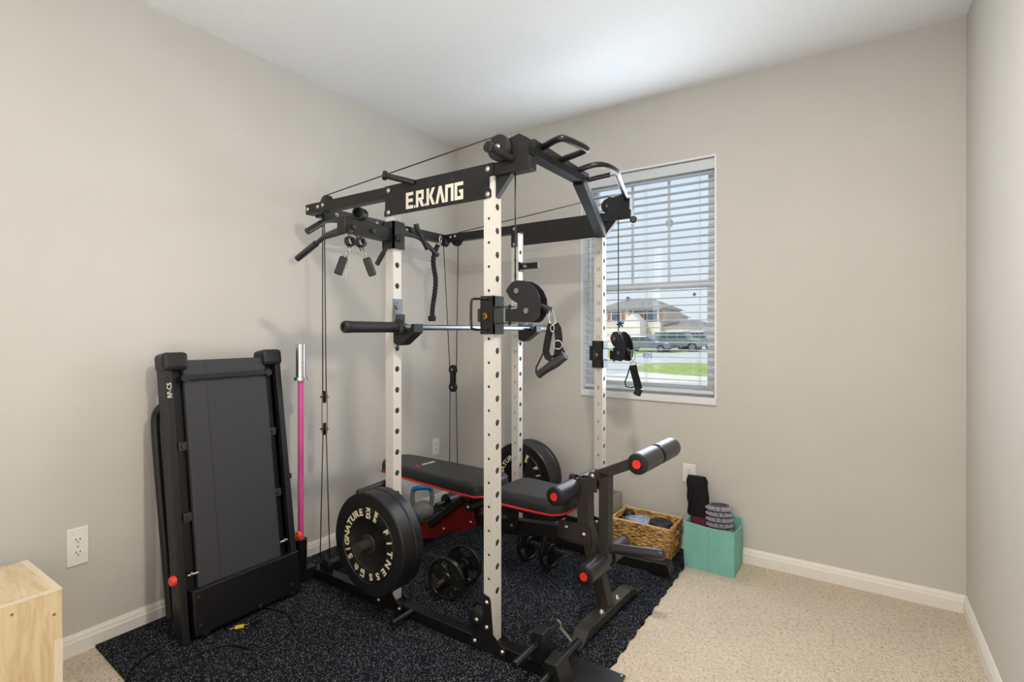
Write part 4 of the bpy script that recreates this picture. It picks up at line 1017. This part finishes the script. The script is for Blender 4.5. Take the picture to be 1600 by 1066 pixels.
m = MB(); m.cyl((.69, -.0, .30), (.735, -.0, .318), .013, 12); m.build('peg_stub', M['black2'], t)
m = MB(); m.lathe((.715, 0, .318), (1, 0, .14), [(0, 0), (0, .0225), (.215, .0225), (.228, .018), (.234, .010), (.235, 0)], 24); m.build('plate_peg', M['foam'], t)

# ================================================================== DUMBBELLS WITH CAST PLATES
def handw_plate(parent, c, ax, r=.100, th=.022):
    c = Vector(c); ax = Vector(ax).normalized(); Z_ = Vector((0, 0, 1)); U_ = ax.cross(Z_).normalized(); V_ = U_.cross(ax)
    m = MB()
    m.lathe(c-ax*th/2, ax, [(0, r-.012), (0, r-.003), (.003, r), (th-.003, r), (th, r-.003), (th, r-.012), (th*.72, r-.016), (th*.28, r-.016), (0, r-.012)], 48)
    m.lathe(c-ax*(th/2+.003), ax, [(0, .0145), (0, .030), (.005, .034), (th+.001, .034), (th+.006, .030), (th+.006, .0145)], 32)
    for k in range(3):   # three broad webs leave three grip openings
        a0 = 2*PI*k/3+.35; P = []
        for (rr, da) in ((.030, -.95), (r*.50, -.80), (r*.70, -.50), (r-.013, -.62), (r-.013, -.3), (r-.013, .0), (r-.013, .3), (r-.013, .62), (r*.70, .50), (r*.50, .80), (.030, .95)):
            P.append(c-ax*th*.30+U_*(rr*math.cos(a0+da))+V_*(rr*math.sin(a0+da)))
        m.prism(P, ax, th*.60)
    o = m.build('plate', M['plate'], parent)
    m = MB()
    for k in (0, 1):
        a0 = 2*PI*k/3+.35; d = U_*math.cos(a0)+V_*math.sin(a0)
        m.add_mesh(text_mesh('10', .030, .001, .001), frame(c-ax*(th*.31)+d*r*.66, d.cross(-ax), d))
    m.build('numeral', M['black2'], o)
def dumbbell(lab, ca, cb, ext):
    ca = Vector(ca); cb = Vector(cb); ax = (cb-ca).normalized(); mid = (ca+cb)/2
    t = thing('dumbbell', lab, 'dumbbell', (mid.x, mid.y, MZ), group='plate loaded dumbbells')
    handw_plate(t, ca, ax); handw_plate(t, cb, ax)
    m = MB(); m.cyl(ca-ax*ext, cb+ax*ext, .0125, 20); m.build('handle_bar', M['black2'], t)
    for c, s_ in ((ca, -1), (cb, 1)):
        m = MB(); m.lathe(c+ax*(s_*.018), ax*s_, [(0, .0125), (0, .022), (.012, .022), (.012, .0125)], 8); m.build('spin_collar', M['black'], t)
zc = MZ+.1005
a = at(697, 904, z=zc); b = at(724, 883, z=zc); d = (b-a).normalized(); b = a+d*.165
dumbbell('plate loaded dumbbell on the mat just right of the near bumper plates', a, b, .075)
a = at(827, 847, z=zc); b = a+Vector((math.cos(R(-7)), math.sin(R(-7)), 0))*.152
dumbbell('plate loaded dumbbell on the mat under the bench seat', a, b, .085)

# ================================================================== KETTLEBELL
kx, ky, kz = .155, -.56, MZ
t = thing('kettlebell', 'grey kettlebell with a blue handle sitting under the bench backrest', 'kettlebell', (kx, ky, kz))
m = MB(); m.lathe((kx, ky, kz), (0, 0, 1), [(0, 0), (0, .050), (.006, .058), (.03, .074), (.06, .080), (.09, .074), (.115, .055), (.128, .030), (.13, 0)], 36); m.build('body', M['kbgrey'], t)
D_ = Vector((.74, .67, 0)); c = Vector((kx, ky, kz))
side = lambda s_: [c+D_*(s_*.052)+Vector((0, 0, .085)), c+D_*(s_*.066)+Vector((0, 0, .13)), c+D_*(s_*.066)+Vector((0, 0, .185)), c+D_*(s_*.055)+Vector((0, 0, .215))]
m = MB(); m.tube(smoothpath(side(-1), 2), .016, 14); m.tube(smoothpath(side(1), 2), .016, 14); m.build('handle_sides', M['kbgrey'], t)
m = MB(); m.tube(smoothpath([c+D_*-.062+Vector((0, 0, .200)), c+D_*-.052+Vector((0, 0, .222)), c+D_*.052+Vector((0, 0, .222)), c+D_*.062+Vector((0, 0, .200))], 3), .0168, 16); m.build('handle_grip', M['blue'], t)
m = MB(); n_ = Vector((.67, -.74, 0)); m.cyl(c+n_*.062-D_*.045+Vector((0, 0, .05)), c+n_*.076-D_*.048+Vector((0, 0, .05)), .026, 20); m.build('dial', M['blue'], t)
p = at(651, 810, z=.04); m = MB(); m.sphere((.185, -.695, MZ+.030), .030, n=20); tag(m.build('massage_ball', mat('pale_green_rubber', (190, 205, 178), .5)), 'small pale green ball on the mat in front of the kettlebell', 'ball')

# ================================================================== STORAGE BY THE BACK WALL
t = thing('storage_cube', 'grey fabric storage cube against the back wall beneath the window', 'storage box', (1.225, -.20, MZ), (0, 0, R(-5)))
def openbox(hx, hy, z1, th, mt, parent, name, z0=.001):
    m = MB(); m.box((-hx, -hy, z0), (hx, hy, z0+th)); m.box((-hx, -hy, z0+th), (-hx+th, hy, z1)); m.box((hx-th, -hy, z0+th), (hx, hy, z1)); m.box((-hx+th, -hy, z0+th), (hx-th, -hy+th, z1)); m.box((-hx+th, hy-th, z0+th), (hx-th, hy, z1))
    return m.build(name, mt, parent)
openbox(.16, .135, .285, .006, M['greyfab'], t, 'body')
m = MB(); m.box((-.15, -.125, .20), (.15, .125, .255)); m.build('folded_cloth', M['greyfab'], t) if False else m.b.free()
def Wl(loc, ang, p): return Matrix.Translation(Vector(loc)) @ Matrix.Rotation(ang, 4, 'Z') @ Vector(p)
q = lambda x, y, z: Wl((1.225, -.20, MZ), R(-5), (x, y, z))
random.seed(3); rp_ = [q(random.uniform(-.02, .145), random.uniform(-.12, .09), .23+random.uniform(0, .05)) for _ in range(16)] + [q(.10, -.128, .285), q(.12, -.142, .282), q(.13, -.144, .24)]
m = MB(); m.tube(smoothpath(rp_, 3), .0055, 8); tag(m.build('white_cord', M['outlet']), 'tangled white cord heaped in the grey fabric cube', 'cord')
m = MB(); 
for i in range(5):
    for j in range(4): m.sphere(q(-.11+.055*i, -.09+.06*j, .20+random.uniform(-.01, .015)), .05, (1, 1, .7), 10)
tag(m.build('folded_towel', M['greyfab']), 'crumpled grey cloth filling the grey fabric cube', 'cloth')

bk = (1.588, -.185, MZ)
t = thing('woven_basket', 'rectangular tan woven basket between the bench and the teal bin', 'basket', bk, (0, 0, R(-1.5)))
hx, hy, hz = .172, .115, .190
def woven(name):
    # wavy strands round the four sides with slight taper, handle slots on the short sides
    m = MB(); rows = 15; rz = hz/rows
    per = []
    def corner(k): return k
    N = 26
    for k in range(rows):
        z = .004+rz*(k+.5); g = .90+.10*(k/rows); P = []
        for (ax_, bx_, ay_, by_, n_) in ((-hx, hx, -hy, -hy, 34), (hx, hx, -hy, hy, 22), (hx, -hx, hy, hy, 34), (-hx, -hx, hy, -hy, 22)):
            for i in range(n_):
                f = i/n_; x = ax_+(bx_-ax_)*f; y = ay_+(by_-ay_)*f
                w_ = .0028*math.sin(i*2.1+k*PI+.7*math.sin(k*1.7))
                nx, ny = (0, math.copysign(1, ay_)) if ay_ == by_ else (math.copysign(1, ax_), 0)
                P.append(Vector(((x+nx*w_)*g, (y+ny*w_)*g, z+.0022*math.sin(i*1.05+k*2.4))))
        slot = k in (10, 11, 12)
        if slot:
            segs = []; cur = []
            for p in P:
                if abs(p.y) < .045 and abs(p.x) > hx*.8:
                    if cur: segs.append(cur); cur = []
                else: cur.append(p)
            if cur: segs.append(cur)
            if len(segs) > 1: segs[0] = segs[-1]+segs[0]; segs.pop()
            for s_ in segs: m.tube(s_, rz*.62, 6)
        else: m.tube(P, rz*.62, 6, closed=True)
    return m.build(name, M['weave'], bench if False else t)
woven('woven_wall')
m = MB(); m.box((-hx*.9, -hy*.9, .001), (hx*.9, hy*.9, .006)); m.build('base', M['weave'], t)
m = MB(); m.tube([(hx, -hy, hz+.004), (hx, hy, hz+.004), (-hx, hy, hz+.004), (-hx, -hy, hz+.004)], .006, 8, closed=True); m.build('rim', mat('pale_reed', (216, 186, 130), .6, noise=.15), t)
m = MB(); m.tube([(hx+.004, .02, .095), (hx+.012, -.01, .10), (hx+.010, -.03, .085), (hx+.006, -.01, .09), (hx+.012, .025, .078)], .002, 6); m.build('raffia_tie', M['tan'], t)
qb = lambda x, y, z: Wl(bk, R(-1.5), (x, y, z))
m = MB(); 
bm_ = m.b; g = bmesh.ops.create_icosphere(bm_, subdivisions=4, radius=1)
random.seed(5)
for v in g['verts']:
    n_ = v.co.normalized(); k = 1+.10*math.sin(7*n_.x+3*n_.y)+.08*math.sin(11*n_.y+5*n_.z)
    v.co = Vector(qb(-.035, -.01, .150))+Vector((n_.x*.105*k, n_.y*.085*k, n_.z*.045*k))
tag(m.build('plastic_bag', M['bagfilm'], smooth=True), 'crinkled clear plastic bag with blue contents in the woven basket', 'bag')
m = MB(); m.lathe(qb(.085, .0, .135), (0, 0, 1), [(0, .0), (0, .055), (.012, .068), (.040, .072), (.056, .062), (.058, .030), (.050, .018), (.046, .0)], 32); tag(m.build('exercise_wheel', M['rubber']), 'round black ab wheel disc lying in the woven basket', 'exercise wheel')
m = MB(); m.sphere(qb(-.125, .045, .172), .036, (1, 1, .95), 20); tag(m.build('massage_ball', M['rubber']), 'dark rubber ball at the back left corner of the woven basket', 'ball')

# teal bin
tx0, tx1, ty0, ty1 = 1.822, 2.080, -.243, -.026
t = thing('fabric_bin', 'teal fabric bin standing on the carpet at the corner of the mat', 'storage bin', ((tx0+tx1)/2, (ty0+ty1)/2, 0))
m = MB(); NX, NY, NZ = 16, 12, 10
per = []
for i in range(NX): per.append((tx0+(tx1-tx0)*i/NX, ty0, 0))
for i in range(NY): per.append((tx1, ty0+(ty1-ty0)*i/NY, 1))
for i in range(NX): per.append((tx1-(tx1-tx0)*i/NX, ty1, 2))
for i in range(NY): per.append((tx0, ty1-(ty1-ty0)*i/NY, 3))
def rim(i): 
    x, y, s_ = per[i]; fx = (x-tx0)/(tx1-tx0)
    return .252-.012*fx*(1 if s_ < 2 else .2)-.006*math.sin(fx*PI)*(s_ == 0)+(.006 if s_ == 2 else 0)
def wallring(z_f, inset):
    out = []
    for i, (x, y, s_) in enumerate(per):
        cx, cy = (tx0+tx1)/2, (ty0+ty1)/2; H_ = rim(i); z = H_*z_f
        b_ = math.sin(z_f*PI)*.004*math.sin(i*.9+2)+.010*z_f*((s_ == 1)-(s_ == 3)*.3)*math.sin(PI*(y-ty0)/(ty1-ty0))
        dx = (x-cx)/(tx1-tx0)*2; dy = (y-cy)/(ty1-ty0)*2
        out.append(Vector((x+dx*(b_-inset), y+dy*(b_*.6-inset), z)))
    return out
R0 = [[m.b.verts.new(p) for p in wallring(k/NZ, 0)] for k in range(NZ+1)]
R1 = [[m.b.verts.new(p) for p in wallring(k/NZ, .004)] for k in range(NZ, 0, -1)]
A_ = R0+R1; n = len(per)
for A, B in zip(A_, A_[1:]):
    for i in range(n):
        j = (i+1) % n; m.b.faces.new((A[i], A[j], B[j], B[i]))
m.b.faces.new(R0[0][::-1]); m.b.faces.new(R1[-1])
m.build('fabric_body', M['teal'], t)
m = MB(); m.box(((tx0+tx1)/2-.0015, ty0-.0035, .012), ((tx0+tx1)/2+.0015, ty0+.001, .235)); m.build('front_crease', mat('teal_seam', (120, 180, 168), .9), t)
# black bag leaning in the bin
t = thing('yoga_bag', 'tall black mesh bag with maroon lower part standing in the teal bin', 'bag', (1.845, -.13, .02))
def slabtube(z0, z1, xa, xb, ya, yb, th, mt, name):
    m = MB(); rings = []
    for k in range(9):
        f = k/8; z = z0+(z1-z0)*f; gx = (xa+(xb-xa)*f); gy = ya+(yb-ya)*f; ring = []
        hw = .058*(1-.12*(f > .97)-.02*math.sin(f*9)); hh = th*(1 if f < .95 else .6)
        for i in range(20):
            a = 2*PI*i/20; c_, s_ = math.cos(a), math.sin(a)
            ring.append(m.b.verts.new((gx+hw*math.copysign(abs(c_)**.45, c_)+.0025*math.sin(5*f*3+i), gy+hh*math.copysign(abs(s_)**.7, s_), z)))
        rings.append(ring)
    for A, B in zip(rings, rings[1:]):
        for i in range(20): f_ = m.b.faces.new((A[i], A[(i+1) % 20], B[(i+1) % 20], B[i])); f_.smooth = True
    m.b.faces.new(rings[0][::-1]); m.b.faces.new(rings[-1]); return m.build(name, mt, t)
slabtube(.255, .462, 1.868, 1.846, -.115, -.075, .026, M['bagblack'], 'upper_bag')
slabtube(.02, .257, 1.892, 1.868, -.165, -.115, .027, M['maroon'], 'lower_bag')
m = MB(); m.tube([(1.80+.02, -.160, .27), (1.825, -.155, .33), (1.835, -.148, .39), (1.832, -.140, .43)], .006, 8); m.build('side_strap', M['bagblack'], t)
# spiky roller
ax = Vector((-.05, .10, 1)).normalized(); c = Vector((1.993, -.150, .012))
t = thing('foam_roller', 'grey spiky massage roller leaning in the teal bin', 'foam roller', tuple(c))
m = MB(); m.lathe(c, ax, [(0, .03), (0, .052), (.325, .052), (.325, .040), (.05, .040)], 32); m.build('core', mat('gap_shade_foam', (92, 90, 98), .7), t)  # core coloured darker than the spikes to paint shade into the gaps
m = MB(); u_ = ax.orthogonal().normalized(); v_ = ax.cross(u_)
for k in range(11):
    for i in range(14):
        a = 2*PI*(i+.5*(k % 2))/14; d = u_*math.cos(a)+v_*math.sin(a); tn = ax.cross(d); p = c+ax*(.016+.0292*k)+d*.0515; s_ = .0115
        vs = [m.b.verts.new(p+tn*a_*s_+ax*b_*s_) for a_, b_ in ((-1, -1), (1, -1), (1, 1), (-1, 1))]
        tp = [m.b.verts.new(p+d*.021+tn*a_*s_*.40+ax*b_*s_*.40) for a_, b_ in ((-1, -1), (1, -1), (1, 1), (-1, 1))]
        for q_ in range(4): m.b.faces.new((vs[q_], vs[(q_+1) % 4], tp[(q_+1) % 4], tp[q_]))
        m.b.faces.new(tp); m.b.faces.new(vs[::-1])
m.build('spikes', M['greyroll'], t)

# ================================================================== OUTSIDE THE WINDOW
GZ = -.55
M['grass'] = mat('lawn', (160, 178, 92), .9, noise=.25, nscale=3, spec=.1)
M['asphalt'] = mat('road', (206, 203, 196), .9, noise=.05, nscale=.5, spec=.1)
M['concrete'] = mat('pale_concrete', (232, 224, 206), .9, noise=.05, nscale=.5, spec=.1)
M['stucco'] = mat('beige_stucco', (214, 200, 178), .9, noise=.04, nscale=1, spec=.1)
M['stucco2'] = mat('cream_stucco', (232, 224, 208), .9, noise=.04, nscale=1, spec=.1)
M['shingle'] = mat('grey_shingle', (150, 144, 140), .9, noise=.15, nscale=4, spec=.1)
M['shutter'] = mat('brown_shutter', (140, 106, 94), .7)
M['darkglass'] = mat('dark_glass', (70, 82, 94), .15)
M['carsilver'] = mat('grey_car_paint', (120, 128, 140), .3, metal=.3)
M['cargreen'] = mat('sage_car_paint', (118, 132, 124), .35)
M['carwhite'] = mat('white_car_paint', (222, 224, 226), .3)
M['tyre'] = mat('tyre', (38, 38, 40), .8)
def ext(name, o): o['kind'] = 'structure'; return o
m = MB(); m.box((-90, .6, GZ-.3), (40, 140, GZ)); o = m.build('outdoor_ground', M['asphalt']); struct(o)
def ground_patch(name, pts, mt, z, lab, cat):
    m = MB(); P = [at(a, b, z=GZ) for a, b in pts]; m.prism([(p.x, p.y, GZ) for p in P], (0, 0, 1), z); tag(m.build(name, mt), lab, cat)
ground_patch('lawn', [(985, 575), (1020, 568), (1060, 567.5), (1110, 569), (1160, 571), (1175, 592), (1110, 590), (1060, 586), (1010, 582)], M['grass'], .03, 'rounded green lawn patch across the near street beyond the window', 'lawn')
ground_patch('lawn', [(820, 552), (900, 546), (1000, 546), (1030, 547), (1010, 551), (940, 560), (840, 566)], M['grass'], .03, 'green front lawn before the grey car outside', 'lawn')
ground_patch('lawn', [(1040, 548), (1085, 546), (1092, 547.5), (1060, 551), (1030, 551.5)], M['grass'], .03, 'thin strip of green verge between the pale driveways outside', 'lawn')
ground_patch('sidewalk', [(820, 592), (1010, 583), (1060, 587), (1180, 593), (1180, 600), (1060, 598), (820, 606)], M['concrete'], .02, 'pale concrete sidewalk just outside the house', 'sidewalk')
ground_patch('driveway', [(1048, 538.5), (1110, 538.5), (1122, 542), (1092, 542.6), (1050, 541.8)], M['concrete'], .02, 'pale driveway under the parked cars outside', 'driveway')

def house(name, lab, pxl, pxr, depth, eave_py, ridge_py, mt, wins, garage=None):
    # front wall facing the room, hip roof
    A = at(pxl, 517, y=depth); B = at(pxr, 517, y=depth)
    x0, x1 = A.x, B.x; dist = math.hypot((x0+x1)/2-CX, depth-CY)
    dd = lambda py, px=(pxl+pxr)/2: at(px, py, y=depth).z
    ze, zr = dd(eave_py), dd(ridge_py); D_ = 9
    t = thing(name, lab, 'house', ((x0+x1)/2, depth+D_/2, GZ), group='houses across the street')
    m = MB(); m.box((x0, depth, GZ), (x1, depth+D_, ze)); m.build('walls', mt, t)
    m = MB(); o_ = .5; w_ = x1-x0; rin = min(w_*.32, 4)
    v = [(x0-o_, depth-o_, ze-.1), (x1+o_, depth-o_, ze-.1), (x1+o_, depth+D_+o_, ze-.1), (x0-o_, depth+D_+o_, ze-.1), (x0+rin, depth+D_/2, zr), (x1-rin, depth+D_/2, zr)]
    m._hull([Vector(p) for p in v], [(0, 1, 5, 4), (1, 2, 5), (2, 3, 4, 5), (3, 0, 4), (0, 3, 2, 1)]); m.build('roof', M['shingle'], t)
    for (u, pz, ww, hh) in wins:
        xc = x0+(x1-x0)*u; zc_ = GZ+(ze-GZ)*pz
        m = MB(); m.box((xc-ww/2-.12, depth-.06, zc_-hh/2-.12), (xc+ww/2+.12, depth-.001, zc_+hh/2+.12)); f_ = m.build('window_frame', M['carwhite'], t)
        m = MB(); m.box((xc-ww/2, depth-.08, zc_-hh/2), (xc+ww/2, depth-.06, zc_+hh/2)); m.build('pane', M['darkglass'], f_)
        for s_ in (-1, 1):
            m = MB(); a_ = xc+s_*(ww/2+.40); m.box((a_-.22, depth-.07, zc_-hh/2), (a_+.22, depth-.001, zc_+hh/2)); m.build('shutter', M['shutter'], t)
    if garage:
        u, ww, hh = garage; xc = x0+(x1-x0)*u
        m = MB(); m.box((xc-ww/2, depth-.05, GZ), (xc+ww/2, depth-.001, GZ+hh)); g_ = m.build('garage_door', M['stucco2'], t)
        for k in range(1, 4):
            m = MB(); m.box((xc-ww/2, depth-.055, GZ+hh*k/4-.02), (xc+ww/2, depth-.05, GZ+hh*k/4+.02)); m.build('panel_line', M['shingle'], g_)
    return t
house('far_house', 'large beige two storey house with brown shutters seen left in the window', 935, 1032, 62, 482, 463, M['stucco'], [(.66, .78, 1.3, 1.5), (.88, .78, 1.3, 1.5), (.30, .78, 1.2, 1.3), (.62, .30, 1.2, 1.4)], (.22, 3.6, 2.2))
house('far_house', 'low cream house wing with grey roof right of the two storey house', 1033.5, 1100, 63, 509, 500, M['stucco2'], [(.75, .45, 1.2, 1.4)], (.30, 4.2, 2.2))
house('far_house', 'smaller two storey house half hidden behind the larger beige one', 1020, 1050, 78, 494, 484, M['stucco2'], [(.6, .8, 1.2, 1.2)])
house('far_house', 'distant pale low house at the right edge of the window view', 1092, 1125, 84, 510, 502, M['stucco2'], [(.4, .4, 1.2, 1.2)])
# gabled porch of the big house
A = at(975, 517, y=59.5); B = at(1000, 517, y=59.5); zt_ = at(988, 503, y=59.5).z; zr_ = at(988, 489, y=59.5).z
m = MB(); m.prism([(A.x, 59.5, GZ), (B.x, 59.5, GZ), (B.x, 59.5, zt_), ((A.x+B.x)/2, 59.5, zr_), (A.x, 59.5, zt_)], (0, 1, 0), 2.4); tag(m.build('gabled_porch', M['stucco2']), 'pale gabled porch projecting from the beige two storey house', 'porch')

def car(name, lab, px, depth, L, mt, suv=False):
    c = at(px, 517, y=depth); x0 = c.x-L/2; t = thing(name, lab, 'car', (c.x, depth, GZ), group='parked cars outside')
    W2 = .9; z = GZ
    if suv: prof = [(0, .45), (0, 1.05), (.12, 1.15), (.10, 1.80), (3.0, 1.82), (3.35, 1.20), (4.45, 1.12), (4.55, .9), (4.55, .45)]
    else: prof = [(0, .35), (.02, .85), (.5, .98), (1.15, 1.38), (2.4, 1.42), (3.25, .98), (4.3, .85), (4.5, .65), (4.5, .35)]
    k = L/4.55
    m = MB(); m.prism([(x0+a*k, depth-W2, z+b_) for a, b_ in prof], (0, 1, 0), 2*W2); m.build('body', mt, t, bev=.06)
    m = MB()
    wp = [[(.30, 1.22), (.30, 1.68), (1.3, 1.68), (1.3, 1.22)], [(1.42, 1.22), (1.42, 1.68), (2.2, 1.68), (2.2, 1.22)], [(2.32, 1.22), (2.32, 1.68), (2.92, 1.68), (3.16, 1.22)]] if suv else [[(.75, 1.0), (1.2, 1.32), (1.75, 1.34), (1.75, 1.0)], [(1.85, 1.0), (1.85, 1.34), (2.35, 1.35), (2.95, 1.0)]]
    for q in wp: m.prism([(x0+a*k, depth-W2-.015, z+b_) for a, b_ in q], (0, 1, 0), .012)
    m.build('side_glass', M['darkglass'], t)
    for a in (.85, 3.65):
        r = .42 if suv else .33
        for yy in (depth-W2-.03, depth+W2-.19):
            m = MB(); m.cyl((x0+a*k, yy, z+r), (x0+a*k, yy+.22, z+r), r, 24); wl = m.build('wheel', M['tyre'], t)
            m = MB(); m.cyl((x0+a*k, yy-.01, z+r), (x0+a*k, yy, z+r), r*.6, 16); m.build('hub', M['carsilver'], wl)
car('sedan', 'grey sedan parked on the driveway outside beside the far pulley', 1013, 41.5, 4.6, M['carsilver'])
car('suv', 'boxy sage green off road vehicle parked outside at the right of the window', 1062, 44.5, 4.4, M['cargreen'], True)
car('suv', 'dark grey sport utility car parked behind the green off road vehicle', 1090, 50, 4.5, M['carsilver'], True)
